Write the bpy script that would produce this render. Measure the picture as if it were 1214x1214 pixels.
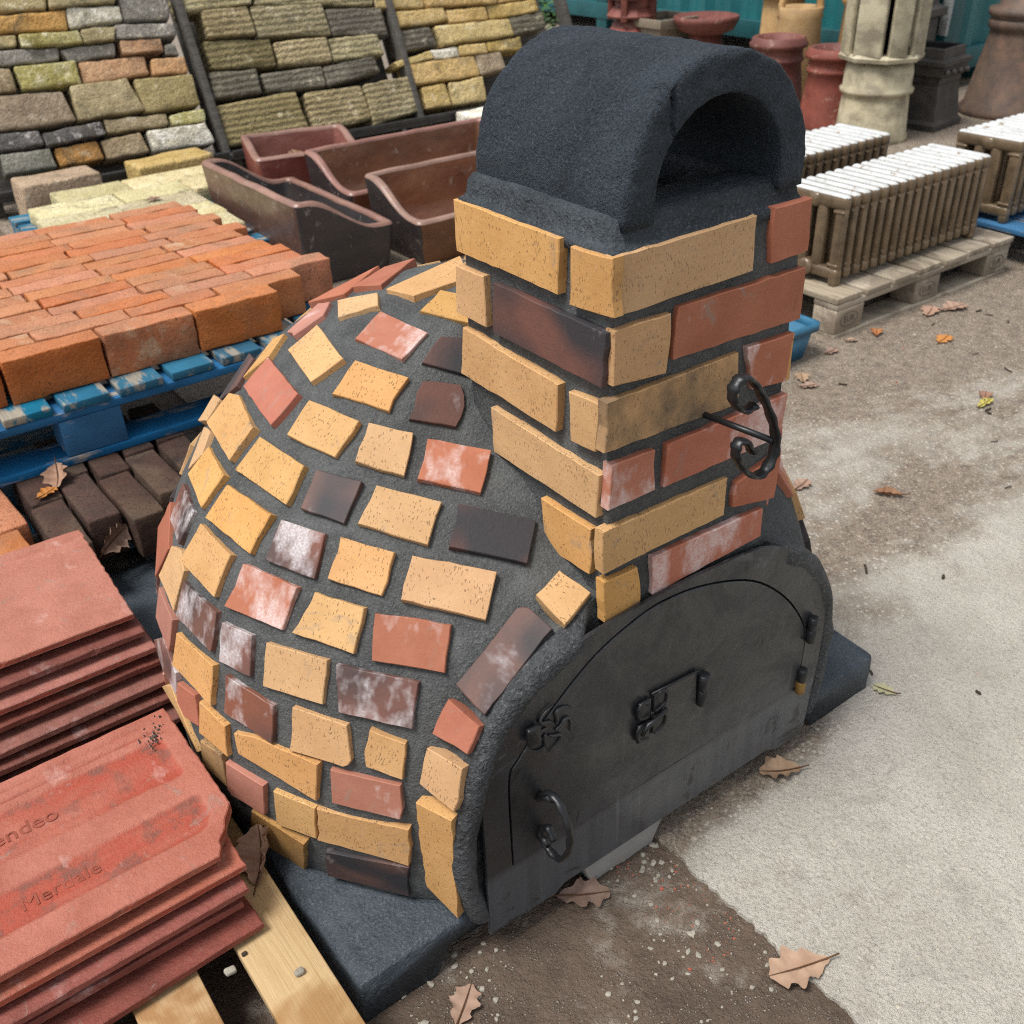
import bpy, bmesh, math, random
import numpy as np
from mathutils import Vector, Matrix, noise

for o in list(bpy.data.objects): bpy.data.objects.remove(o)
scene = bpy.context.scene
COL = scene.collection

# ------------------------------------------------------------------ camera
cam = bpy.data.cameras.new('camera'); cam_ob = bpy.data.objects.new('camera', cam); COL.objects.link(cam_ob)
cam.sensor_width = 36; cam.sensor_height = 36; cam.lens = 36.0; cam.clip_end = 200; cam.clip_start = .02
RT = (0.80585, -0.59132, -0.03083); DN = (-0.33962, -0.41892, -0.84212); FW = (0.48505, 0.68909, -0.53841)
CAM = Vector((-0.7012, -0.7962, 1.3713))
cam_ob.matrix_world = Matrix(((RT[0], -DN[0], -FW[0], CAM.x), (RT[1], -DN[1], -FW[1], CAM.y), (RT[2], -DN[2], -FW[2], CAM.z), (0, 0, 0, 1)))
cam.dof.use_dof = True; cam.dof.focus_distance = 1.3; cam.dof.aperture_fstop = 9.5
scene.camera = cam_ob

# ------------------------------------------------------------------ sky, sun, exposure
world = bpy.data.worlds.new('World'); scene.world = world; world.use_nodes = True
wn = world.node_tree; bg = wn.nodes['Background']
sky = wn.nodes.new('ShaderNodeTexSky'); sky.sky_type = 'NISHITA'; sky.sun_disc = False
SUN_EL, SUN_AZ = math.radians(64), math.radians(275)
sky.sun_elevation = SUN_EL; sky.sun_rotation = SUN_AZ; sky.air_density = 1.0; sky.dust_density = 2.0; sky.ozone_density = 1.0
hs = wn.nodes.new('ShaderNodeHueSaturation'); hs.inputs['Saturation'].default_value = .25
wn.links.new(sky.outputs[0], hs.inputs['Color']); wn.links.new(hs.outputs[0], bg.inputs[0])
bg.inputs[1].default_value = 0.08
sun = bpy.data.lights.new('sun', 'SUN'); sun.energy = 1.5; sun.angle = math.radians(20); sun.color = (1, .97, .93)
sun_ob = bpy.data.objects.new('sun', sun); COL.objects.link(sun_ob); sun_ob.location = (0, 0, 8)
sd = Vector((math.sin(SUN_AZ) * math.cos(SUN_EL), math.cos(SUN_AZ) * math.cos(SUN_EL), math.sin(SUN_EL)))
sun_ob.rotation_euler = sd.to_track_quat('Z', 'Y').to_euler()
scene.view_settings.view_transform = 'Standard'; scene.view_settings.look = 'None'
scene.view_settings.exposure = 1.27; scene.view_settings.gamma = 1.0
scene.view_settings.use_curve_mapping = False

scene.cycles.max_bounces = 6; scene.cycles.diffuse_bounces = 3; scene.cycles.glossy_bounces = 2; scene.cycles.transmission_bounces = 2; scene.cycles.transparent_max_bounces = 2
scene.cycles.use_adaptive_sampling = True; scene.cycles.adaptive_threshold = .01; scene.cycles.use_denoising = False; scene.cycles.filter_width = 1.1

# ------------------------------------------------------------------ materials
class NT:
    def __init__(s, name):
        s.m = bpy.data.materials.new(name); s.m.use_nodes = True; s.t = s.m.node_tree; s.n = s.t.nodes
        s.b = s.n['Principled BSDF']
        tc = s.n.new('ShaderNodeTexCoord'); oi = s.n.new('ShaderNodeObjectInfo')
        s.rand = oi.outputs['Random']
        ml = s.node('ShaderNodeVectorMath', operation='SCALE'); cx = s.node('ShaderNodeCombineXYZ')
        s.l(s.rand, cx.inputs[0]); s.l(s.rand, cx.inputs[1]); s.l(cx.outputs[0], ml.inputs[0]); ml.inputs['Scale'].default_value = 37.
        ad = s.node('ShaderNodeVectorMath', operation='ADD'); s.l(tc.outputs['Object'], ad.inputs[0]); s.l(ml.outputs[0], ad.inputs[1])
        s.co = ad.outputs[0]; s.obj = tc.outputs['Object']
    def node(s, k, **kw):
        n = s.n.new(k)
        for a, v in kw.items(): setattr(n, a, v)
        return n
    def l(s, a, b): s.t.links.new(a, b)
    def noise(s, scale, detail=4, rough=.55, stretch=None, co=None, dist=0):
        co = co or s.co
        if stretch:
            mp = s.node('ShaderNodeMapping'); mp.inputs['Scale'].default_value = stretch; s.l(co, mp.inputs['Vector']); co = mp.outputs[0]
        n = s.node('ShaderNodeTexNoise'); n.inputs['Scale'].default_value = scale; n.inputs['Detail'].default_value = min(detail, 4)
        n.inputs['Roughness'].default_value = rough; n.inputs['Distortion'].default_value = dist; s.l(co, n.inputs['Vector']); return n.outputs['Fac']
    def voro(s, scale, stretch=None, feature='F1', co=None):
        co = co or s.co
        if stretch:
            mp = s.node('ShaderNodeMapping'); mp.inputs['Scale'].default_value = stretch; s.l(co, mp.inputs['Vector']); co = mp.outputs[0]
        n = s.node('ShaderNodeTexVoronoi'); n.feature = feature; n.inputs['Scale'].default_value = scale; s.l(co, n.inputs['Vector']); return n
    def ramp(s, f, stops, interp='LINEAR'):
        r = s.node('ShaderNodeValToRGB'); e = r.color_ramp.elements; r.color_ramp.interpolation = interp
        while len(e) < len(stops): e.new(.5)
        for q, (p, c) in zip(e, stops):
            q.position = p; q.color = (c[0], c[1], c[2], 1) if not isinstance(c, (int, float)) else (c, c, c, 1)
        s.l(f, r.inputs[0]); return r.outputs[0]
    def mix(s, f, a, b, mode='MIX'):
        m = s.node('ShaderNodeMix', data_type='RGBA', blend_type=mode)
        for sock, v in ((m.inputs['Factor'], f), (m.inputs['A'], a), (m.inputs['B'], b)):
            if hasattr(v, 'links') or hasattr(v, 'is_linked'): s.l(v, sock)
            elif isinstance(v, (int, float)): sock.default_value = v if sock.type == 'VALUE' else (v, v, v, 1)
            else: sock.default_value = (v[0], v[1], v[2], 1)
        return m.outputs['Result']
    def math(s, op, a, b=None, clamp=False):
        m = s.node('ShaderNodeMath', operation=op, use_clamp=clamp)
        for i, v in enumerate((a, b)):
            if v is None: continue
            if isinstance(v, (int, float)): m.inputs[i].default_value = v
            else: s.l(v, m.inputs[i])
        return m.outputs[0]
    def sep(s, co=None):
        x = s.node('ShaderNodeSeparateXYZ'); s.l(co or s.obj, x.inputs[0]); return x.outputs
    def vary(s, col, val=.2, hue=.01, sat=.1):
        h = s.node('ShaderNodeHueSaturation'); s.l(col, h.inputs['Color'])
        def rng(a, b, mul):
            r = s.math('FRACT', s.math('MULTIPLY', s.rand, mul)); mr = s.node('ShaderNodeMapRange'); s.l(r, mr.inputs[0]); mr.inputs[3].default_value = a; mr.inputs[4].default_value = b; return mr.outputs[0]
        s.l(rng(1 - val, 1 + val, 1.0), h.inputs['Value']); s.l(rng(.5 - hue, .5 + hue, 7.13), h.inputs['Hue']); s.l(rng(1 - sat, 1 + sat, 13.7), h.inputs['Saturation'])
        return h.outputs[0]
    def bump(s, hgt, dist=.002, strength=1., prev=None):
        b = s.node('ShaderNodeBump'); b.inputs['Distance'].default_value = dist; b.inputs['Strength'].default_value = strength
        s.l(hgt, b.inputs['Height'])
        if prev is not None: s.l(prev, b.inputs['Normal'])
        return b.outputs[0]
    def done(s, col=None, rough=.8, normal=None, spec=.35, metal=0.):
        b = s.b
        if col is not None:
            if isinstance(col, tuple): b.inputs['Base Color'].default_value = (*col, 1)
            else: s.l(col, b.inputs['Base Color'])
        if isinstance(rough, (int, float)): b.inputs['Roughness'].default_value = rough
        else: s.l(rough, b.inputs['Roughness'])
        if normal is not None: s.l(normal, b.inputs['Normal'])
        b.inputs['Specular IOR Level'].default_value = spec; b.inputs['Metallic'].default_value = metal
        return s.m

M = {}
def clay(name, lo, hi, pits=False, white=0., soot=0., dark=None, rough=.8, val=.12, whitecol=(.62, .5, .47), hue=.004, bump=.0006, gscale=110, pock=False, dusty=0., wet=False, smear=0.):
    s = NT(name)
    c = s.ramp(s.noise(14, 5, .6), [(.3, lo), (.7, hi)])
    c = s.mix(s.math('MULTIPLY', s.noise(120, 2), .25), c, s.mix(1., c, (.5, .5, .5), 'MULTIPLY'))
    if dark:
        f = s.ramp(s.noise(7, 2, .4, dist=.5), [(.40, 0.), (.62, 1.)]); c = s.mix(f, c, dark)
    c = s.vary(c, val, hue)
    hg = s.math('MULTIPLY', s.noise(gscale, 4, .75), bump / .004)
    if pits:
        p = s.noise(1, 2, .5, stretch=(480, 150, 300)); p2 = s.noise(30, 1, .5)
        pm = s.ramp(s.math('ADD', p, s.math('MULTIPLY', p2, .22)), [(.765, 0.), (.80, 1.)])
        c = s.mix(s.math('MULTIPLY', pm, .5), c, (.17, .09, .045)); hg = s.math('SUBTRACT', hg, s.math('MULTIPLY', pm, .35))
        lm = s.ramp(s.noise(260, 1), [(.70, 0.), (.74, 1.)]); c = s.mix(s.math('MULTIPLY', lm, .3), c, (.75, .6, .42))
    if pock:
        pk = s.ramp(s.noise(150, 3, .6), [(.62, 0.), (.70, 1.)]); pk = s.math('MULTIPLY', pk, s.ramp(s.noise(14, 2), [(.42, .25), (.6, 1.)]))
        c = s.mix(s.math('MULTIPLY', pk, .7), c, tuple(v * .3 for v in lo)); hg = s.math('SUBTRACT', hg, s.math('MULTIPLY', pk, .5))
        gr = s.ramp(s.noise(5, 4, .7, dist=.8), [(.5, 0.), (.68, .5)]); c = s.mix(gr, c, (.13, .095, .06))
    if dusty:
        gm = s.node('ShaderNodeNewGeometry'); nzs = s.sep(gm.outputs['Normal'])[2]
        du = s.math('MULTIPLY', s.ramp(nzs, [(.75, 0.), (.95, 1.)]), s.ramp(s.noise(20, 4, .7), [(.25, .35), (.7, .85)])); c = s.mix(s.math('MULTIPLY', du, dusty), c, (.60, .33, .20))
    if wet:
        oz = s.sep()[2]; wm = s.math('MULTIPLY', s.ramp(s.math('ADD', s.math('MULTIPLY', oz, 100.), 1.), [(0., 0.), (.12, 1.), (.55, 1.), (.78, 0.)]), s.ramp(s.noise(7, 4, .75, stretch=(.5, 1.5, 1)), [(.34, .25), (.52, 1.)]))
        c = s.mix(wm, c, (.33, .062, .034)); wm2 = s.math('MULTIPLY', wm, s.ramp(s.noise(17, 4, .75), [(.5, 0.), (.62, .75)])); c = s.mix(wm2, c, (.15, .07, .05))
    if smear:
        sm = s.ramp(s.noise(16, 4, .75, dist=1.), [(.60, 0.), (.72, smear)]); c = s.mix(sm, c, (.24, .2, .165))
        sc2 = s.ramp(s.noise(40, 4, .7, stretch=(1, .25, 1)), [(.64, 0.), (.70, smear * .5)]); c = s.mix(sc2, c, s.mix(1., c, (.55, .5, .45), 'MULTIPLY'))
    nrm = s.bump(hg, .004, 1.)
    if white:
        w = s.ramp(s.noise(11, 6, .7, stretch=(1, .6, 1)), [(.63 - .2 * white, 0.), (.76 - .2 * white, .9)])
        w = s.math('MULTIPLY', w, s.ramp(s.noise(240, 4, .8), [(.3, .25), (.6, 1.)])); c = s.mix(w, c, whitecol)
    if soot:
        w = s.ramp(s.noise(9, 4, .6, stretch=(1, .7, 1)), [(.42, 0.), (.62, soot)]); c = s.mix(w, c, (.09, .07, .05))
    M[name] = s.done(c, rough, nrm, .35)
clay('yellow_clay', (.50, .28, .112), (.585, .345, .15), pits=True, val=.07, smear=.5)
clay('yellow_clay_sooty', (.47, .26, .10), (.55, .31, .125), pits=True, soot=.9)
clay('brown_clay', (.33, .19, .075), (.42, .25, .10), pits=True, soot=.35)
clay('red_clay', (.34, .125, .08), (.41, .165, .11), val=.12, smear=.6, white=.12)
clay('pale_red_clay', (.38, .135, .085), (.46, .18, .12), white=.75, val=.12, smear=.4)
clay('dark_clay', (.15, .07, .052), (.11, .058, .047), dark=(.032, .030, .033), rough=.62, val=.12, bump=.0008, white=.08, whitecol=(.33, .3, .3), smear=.06)
clay('frosted_clay', (.24, .095, .065), (.20, .085, .06), dark=(.07, .05, .047), white=.85, rough=.42, whitecol=(.56, .53, .53), bump=.0006)
clay('orange_brick', (.40, .125, .045), (.53, .195, .08), white=.0, val=.10, hue=.006, bump=.006, rough=.9, pock=True, dusty=.32)
clay('orange_brick_worn', (.40, .15, .07), (.50, .21, .10), white=.3, val=.10, whitecol=(.52, .36, .23), bump=.006, rough=.9, pock=True, dusty=.3)
clay('dark_brick', (.045, .028, .022), (.095, .048, .034), val=.2, bump=.007, rough=.85, pock=True)
clay('roof_tile', (.33, .105, .068), (.43, .16, .112), white=.12, val=.08, whitecol=(.56, .36, .31), bump=.003, rough=.6, gscale=160, wet=True, smear=.7)
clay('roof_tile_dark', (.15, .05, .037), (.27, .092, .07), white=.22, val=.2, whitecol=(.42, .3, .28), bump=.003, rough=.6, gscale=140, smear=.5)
clay('red_terracotta', (.14, .042, .034), (.22, .07, .052), white=.15, val=.15, whitecol=(.5, .33, .24), bump=.001, rough=.6)
clay('buff_terracotta', (.42, .25, .10), (.52, .33, .15), val=.1, soot=.25, bump=.001, rough=.7)
clay('cream_terracotta', (.42, .365, .235), (.52, .465, .32), val=.08, soot=.6, bump=.001, rough=.65)
clay('black_terracotta', (.035, .033, .032), (.08, .07, .06), val=.1, bump=.001, rough=.6)
clay('brown_terracotta', (.07, .05, .042), (.17, .10, .07), val=.1, soot=.5, bump=.001, rough=.6)

def stone(name, cols, ribs=False, lichen=None, lich_amt=.5):
    s = NT(name)
    c = s.ramp(s.noise(6, 6, .65), [(.25, cols[0]), (.5, cols[1]), (.75, cols[2])])
    c = s.mix(s.ramp(s.noise(60, 4, .7), [(.35, .5), (.6, 0.)]), c, s.mix(1., c, (.4, .4, .38), 'MULTIPLY'))
    hg = s.math('ADD', s.noise(20, 4, .7), s.math('MULTIPLY', s.noise(110, 3, .7), .3))
    if lichen:
        c = s.mix(s.ramp(s.noise(16, 7, .75), [(.62 - .2 * lich_amt, 0.), (.7 - .1 * lich_amt, .85)]), c, lichen)
    if ribs:
        w = s.node('ShaderNodeTexWave'); w.wave_type = 'BANDS'; w.bands_direction = 'Y'; w.inputs['Scale'].default_value = 10
        w.inputs['Distortion'].default_value = 4; w.inputs['Detail'].default_value = 3; w.inputs['Detail Scale'].default_value = 3.5; w.inputs['Detail Roughness'].default_value = .7
        s.l(s.co, w.inputs['Vector']); hg = s.math('ADD', hg, s.math('MULTIPLY', w.outputs['Fac'], .28))
        c = s.mix(s.ramp(w.outputs['Fac'], [(.05, .5), (.4, 0.)]), c, (.05, .048, .03))
    c = s.mix(s.ramp(s.noise(4, 4, .8, dist=1.), [(.55, 0.), (.66, .55)]), c, (.07, .065, .045)); c = s.mix(s.ramp(s.noise(9, 4, .8), [(.60, 0.), (.68, .5)]), c, (.48, .45, .33))
    c = s.mix(1., c, (1.6, 1.52, 1.5), 'MULTIPLY')
    c = s.vary(c, .15, .008)
    M[name] = s.done(c, .9, s.bump(hg, .022, 1.), .25)
stone('stone_olive', [(.17, .145, .07), (.27, .23, .125), (.33, .29, .17)])
stone('stone_grey', [(.10, .098, .085), (.17, .165, .145), (.24, .23, .2)], lichen=(.42, .41, .36), lich_amt=.2)
stone('stone_dark', [(.055, .055, .052), (.10, .098, .095), (.15, .145, .14)], lichen=(.45, .45, .42), lich_amt=.35)
stone('stone_tan', [(.19, .15, .095), (.27, .22, .14), (.34, .29, .2)])
stone('stone_brown', [(.23, .12, .06), (.34, .19, .095), (.40, .26, .15)])
stone('stone_ochre', [(.27, .15, .05), (.40, .23, .08), (.45, .3, .14)])
stone('stone_white', [(.28, .27, .2), (.42, .41, .33), (.52, .51, .44)], lichen=(.66, .66, .6), lich_amt=.6)
stone('stone_moss', [(.19, .17, .05), (.30, .28, .10), (.36, .34, .2)], lichen=(.5, .49, .33), lich_amt=.6)
stone('stone_green', [(.12, .125, .10), (.17, .175, .145), (.21, .21, .18)])
stone('stone_ribbed', [(.17, .145, .075), (.27, .235, .135), (.34, .31, .2)], ribs=True)
stone('stone_ribbed_dark', [(.08, .076, .06), (.13, .122, .095), (.2, .185, .14)], ribs=True)
stone('stone_ribbed_olive', [(.13, .105, .05), (.19, .16, .085), (.25, .21, .12)], ribs=True)
stone('stone_yellow', [(.27, .20, .075), (.38, .29, .125), (.43, .34, .17)])
stone('stone_flag', [(.30, .27, .14), (.38, .345, .2), (.43, .40, .26)])
stone('stone_block', [(.20, .15, .095), (.27, .205, .13), (.31, .245, .16)])

def mortar(name, a, b, fleck, rough=.9, grain=300, gd=.010, bd=.012, pit=None, pitamt=.8):
    s = NT(name)
    c = s.ramp(s.noise(7, 4, .75, dist=.6), [(.3, a), (.7, b)])
    st = s.ramp(s.noise(3.5, 4, .7, dist=1.2), [(.5, 0.), (.7, .6)]); c = s.mix(st, c, tuple(min(1, v * 1.5) for v in b))
    g = s.noise(grain, 3, .75)
    c = s.mix(s.ramp(g, [(.54, 0.), (.68, .75)]), c, fleck)
    c = s.mix(s.ramp(g, [(.34, pitamt), (.45, 0.)]), c, tuple(v * .25 for v in a))
    hg = s.math('ADD', s.math('MULTIPLY', g, gd / .01), s.math('MULTIPLY', s.noise(26, 4, .7), bd / .01))
    M[name] = s.done(c, rough, s.bump(hg, .01, 1.), .3)
mortar('mortar', (.048, .051, .051), (.105, .109, .107), (.165, .17, .165), grain=300, gd=.0035, bd=.008, pitamt=.35)
mortar('black_render', (.015, .022, .030), (.032, .044, .057), (.075, .092, .11), grain=300, gd=.007, bd=.006, rough=.7, pitamt=.9)
mortar('black_collar', (.014, .019, .024), (.036, .044, .051), (.09, .10, .11), grain=260, gd=.003, bd=.016, rough=.62, pitamt=.4)
mortar('base_paint', (.032, .042, .053), (.060, .073, .087), (.12, .135, .145), grain=240, gd=.0025, bd=.009, rough=.55, pitamt=.3)
mortar('rim_mortar', (.015, .017, .019), (.060, .064, .068), (.14, .14, .14), grain=200, gd=.003, bd=.012, rough=.6, pitamt=.5)

def steel(name, band_on):
    s = NT(name); x, y, z = s.sep()
    c = s.ramp(s.noise(6, 4, .7, dist=.8), [(.3, (.010, .0105, .0115)), (.7, (.032, .034, .037))])
    st = s.noise(60, 4, .7, stretch=(1, 1, .04), co=s.obj)
    if band_on:
        band = s.ramp(s.math('ADD', z, s.math('MULTIPLY', s.math('SUBTRACT', s.noise(9, 3, .7, co=s.obj), .5), .012)), [(.160, 1.), (.178, 0.)])
    else:
        band = s.ramp(s.math('ADD', z, s.math('MULTIPLY', s.math('SUBTRACT', s.noise(7, 4, .7, co=s.obj), .5), .25)), [(.16, .45), (.24, 0.)])
    band = s.math('MULTIPLY', band, s.ramp(st, [(.3, .55), (.65, 1.)])); c = s.mix(band, c, (.07, .076, .085))
    patch = s.ramp(s.noise(5, 4, .8, dist=1.5, co=s.obj), [(.60, 0.), (.66, .6)]); c = s.mix(patch, c, (.065, .068, .075))
    c = s.mix(s.ramp(s.noise(8, 4, .75, dist=2., co=s.obj), [(.58, 0.), (.64, .8)]), c, (.010, .010, .011))
    c = s.mix(s.ramp(s.noise(300, 3, .8), [(.66, 0.), (.72, .7)]), c, (.24, .24, .24))
    dr = s.ramp(s.noise(45, 3, .7, stretch=(1, 1, .03), co=s.obj), [(.66, 0.), (.72, .35)]); c = s.mix(dr, c, (.17, .17, .165))
    r = s.ramp(s.noise(8, 4, .8, dist=1.), [(.35, .22), (.62, .55)])
    M[name] = s.done(c, r, s.bump(s.math('ADD', s.noise(9, 3, .6), s.math('MULTIPLY', s.noise(220, 2), .12)), .004, .7), .5)
steel('black_steel', False); steel('plate_steel', True)
def plain(name, col, rough=.6, spec=.4, metal=0., nz=.3, scale=20, bump=.001, val=0.):
    s = NT(name); c = s.ramp(s.noise(scale, 5, .65), [(.25, tuple(v * (1 - nz) for v in col)), (.75, tuple(min(1, v * (1 + nz)) for v in col))])
    if val: c = s.vary(c, val)
    M[name] = s.done(c, rough, s.bump(s.noise(scale * 4, 5, .7), bump, .7), spec, metal)
plain('wrought_iron', (.016, .017, .019), .38, .5, .3, bump=.0008)
plain('brass_worn', (.25, .15, .04), .45, .5, .5)
plain('soot', (.008, .008, .009), .95, .1)
plain('concrete_foot', (.29, .28, .26), .9, .3, nz=.15)
plain('radiator_paint', (.15, .105, .062), .34, .6, .25, nz=.45, scale=16)
s = NT('radiator_top_white'); c = s.ramp(s.noise(25, 4, .7), [(.3, (.40, .41, .40)), (.7, (.56, .57, .56))]); c = s.mix(s.ramp(s.noise(20, 4, .8), [(.60, 0.), (.66, .9)]), c, (.22, .155, .09)); M['radiator_top_white'] = s.done(c, .55, s.bump(s.noise(60, 3), .002, 1.), .35)
plain('steel_rail', (.03, .03, .03), .5, .5, nz=.5)
plain('letter_groove', (.235, .065, .042), .9, .2)
plain('stamp_ink', (.11, .09, .075), .9, .1)
plain('teal_container', (.008, .115, .125), .45, .5, nz=.25, scale=3, bump=.001)
plain('teal_rail', (.006, .075, .085), .5, .5, nz=.3, scale=5)
plain('pale_scrape', (.35, .37, .36), .6, .3)
plain('blue_plastic', (.02, .11, .19), .45, .5, nz=.35, scale=9)
plain('leaf_stem', (.10, .05, .025), .8, .2)
plain('plant_green', (.07, .16, .05), .7, .3, nz=.4, val=.3)
plain('pebble_pale', (.30, .275, .225), .85, .3, nz=.3, scale=60)
plain('grit_pale', (.40, .36, .29), .85, .3, nz=.3, scale=60)
plain('pebble_red', (.33, .10, .06), .9, .2, nz=.3)
plain('twig', (.045, .032, .024), .9, .2, nz=.5)
plain('straw', (.30, .24, .13), .9, .2, nz=.3)
plain('bird_lime', (.5, .47, .42), .9, .2, nz=.3)
def leafm(name, a, b):
    s = NT(name); c = s.ramp(s.noise(40, 5, .6), [(.3, a), (.7, b)]); c = s.vary(c, .12)
    M[name] = s.done(c, .75, s.bump(s.noise(90, 4), .0006, .8), .25)
leafm('leaf_tan', (.27, .17, .115), (.38, .26, .185)); leafm('leaf_orange', (.38, .15, .045), (.45, .21, .08))
leafm('leaf_yellow', (.42, .36, .05), (.48, .40, .08)); leafm('leaf_green', (.31, .31, .17), (.38, .37, .22)); leafm('leaf_brown', (.20, .10, .055), (.28, .16, .10))
def wood(name, a, b, paint=None, amt=.5, wet=None, val=.12):
    s = NT(name)
    g = s.noise(3, 5, .65, stretch=(1, 26, 26), dist=.6); fine = s.noise(10, 4, .7, stretch=(1, 40, 40))
    c = s.ramp(g, [(.3, a), (.7, b)]); c = s.mix(s.ramp(fine, [(.5, 0.), (.75, .35)]), c, tuple(v * .45 for v in a))
    if wet:
        c = s.mix(s.ramp(s.noise(5, 4, .6, dist=.5), [(.46, 0.), (.54, .85)]), c, wet)
    if paint:
        c = s.mix(s.ramp(s.noise(8, 7, .75, stretch=(.5, 2, 2)), [(.33 + .3 * (1 - amt), 0.), (.42 + .3 * (1 - amt), 1.)]), c, s.ramp(s.noise(5, 5), [(.3, tuple(v * .6 for v in paint)), (.7, tuple(v * 1.25 for v in paint))]))
    c = s.vary(c, val, .006)
    M[name] = s.done(c, .78, s.bump(fine, .0012, .9), .3)
wood('timber', (.42, .265, .11), (.55, .385, .185), wet=(.30, .145, .035))
wood('timber_grey', (.27, .225, .165), (.44, .375, .285), wet=(.2, .16, .115))
wood('timber_dirty', (.17, .135, .10), (.28, .23, .17))
wood('blue_timber', (.30, .27, .22), (.38, .34, .28), paint=(.012, .11, .26), amt=.97)
wood('blue_timber_worn', (.22, .2, .16), (.33, .3, .24), paint=(.02, .13, .22), amt=.72)
wood('rack_timber', (.05, .046, .04), (.13, .12, .105))
def glaze(name, a, b, rim=None):
    s = NT(name)
    c = s.ramp(s.noise(4, 5, .6, stretch=(1, 1, 2.5)), [(.3, a), (.7, b)])
    c = s.mix(s.ramp(s.noise(12, 4, .85, dist=1.), [(.60, 0.), (.68, .55)]), c, (.36, .31, .26)); c = s.vary(c, .1)
    M[name] = s.done(c, s.ramp(s.noise(9, 5), [(.3, .2), (.7, .5)]), s.bump(s.noise(18, 4), .004, .7), .55)
glaze('brown_glaze', (.11, .04, .02), (.22, .09, .045)); glaze('umber_glaze', (.055, .028, .02), (.12, .058, .038)); glaze('dark_glaze', (.026, .022, .022), (.055, .042, .042)); glaze('red_glaze', (.16, .04, .03), (.27, .09, .07)); glaze('rim_glaze', (.15, .07, .05), (.30, .17, .125)); glaze('silt', (.07, .05, .035), (.15, .11, .08))

def ground_mats():
    # bare earth with grit; world coordinates (object sits at the origin)
    s = NT('mud'); co = s.obj
    c = s.ramp(s.noise(5, 7, .65, co=co), [(.3, (.07, .048, .034)), (.7, (.15, .11, .08))])
    g = s.voro(170, co=co); gm = s.math('MULTIPLY', s.ramp(g.outputs['Distance'], [(.18, 1.), (.34, 0.)]), s.ramp(s.noise(14, 5, .6, co=co), [(.48, 0.), (.62, .8)]))
    c = s.mix(gm, c, (.34, .31, .26))
    c = s.mix(s.ramp(s.noise(4.2, 4, .8, co=co), [(.54, 0.), (.66, .6)]), c, s.ramp(s.noise(160, 3, .8, co=co), [(.35, (.18, .15, .12)), (.6, (.42, .385, .33))]))
    n = s.bump(s.math('ADD', s.noise(45, 4, .8, co=co), s.math('MULTIPLY', gm, .3)), .014, 1.)
    M['mud'] = s.done(c, s.ramp(s.noise(6, 4, co=co), [(.3, .6), (.7, .95)]), n, .3)
    s = NT('concrete'); co = s.obj; x, y, z = s.sep()
    c = s.ramp(s.noise(2.6, 4, .7, co=co), [(.3, (.41, .375, .315)), (.7, (.57, .535, .465))])
    c = s.mix(s.ramp(s.noise(200, 3, .8, co=co), [(.52, 0.), (.64, .6)]), c, (.24, .21, .17))
    c = s.mix(s.ramp(s.noise(6, 4, .8, co=co, dist=1.), [(.55, 0.), (.66, .35)]), c, (.30, .27, .235))
    g = s.voro(75, co=co); gm = s.math('MULTIPLY', s.ramp(g.outputs['Distance'], [(.20, 1.), (.34, 0.)]), s.ramp(s.noise(45, 3, co=co), [(.42, 0.), (.50, 1.)]))
    def sm(v, a, b, lo, hi):
        m = s.node('ShaderNodeMapRange'); m.interpolation_type = 'SMOOTHSTEP'; s.l(v, m.inputs[0])
        for k, q in enumerate((a, b, lo, hi)): m.inputs[k + 1].default_value = q
        return m.outputs[0]
    yy_ = s.math('SUBTRACT', y, s.math('MULTIPLY', x, .10))
    far = s.math('ADD', sm(yy_, -.25, .25, -.20, .13), sm(yy_, .45, .95, 0., .20))
    near = s.math('MULTIPLY', sm(s.math('ADD', y, s.math('MULTIPLY', s.noise(9, 3, co=co), .05)), -.06, .02, 0., .34), sm(x, .45, .75, 1., 0.))
    st = s.noise(1.5, 4, .72, stretch=(.55, 1.4, 1), co=co, dist=.5); st2 = s.noise(11, 4, .75, co=co)
    mud = s.ramp(s.math('ADD', s.math('ADD', s.math('ADD', st, far), near), s.math('MULTIPLY', s.math('SUBTRACT', st2, .5), .4)), [(.44, 0.), (.64, .95)])
    mc = s.ramp(s.noise(30, 4, .8, co=co), [(.3, (.095, .064, .043)), (.7, (.31, .235, .165))])
    c = s.mix(s.math('MULTIPLY', mud, s.ramp(s.noise(160, 3, .8, co=co), [(.38, .55), (.55, 1.)])), c, mc)
    c = s.mix(s.math('MULTIPLY', gm, s.ramp(mud, [(0., .2), (.25, .6), (.85, .6), (1., .2)])), c, (.66, .60, .50))
    n = s.bump(s.math('ADD', s.math('ADD', s.noise(110, 4, .8, co=co), s.math('MULTIPLY', gm, .06)), s.math('MULTIPLY', st2, .7)), .010, 1.)
    M['concrete'] = s.done(c, s.ramp(mud, [(0., .92), (1., .6)]), n, .3)
ground_mats()

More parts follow.
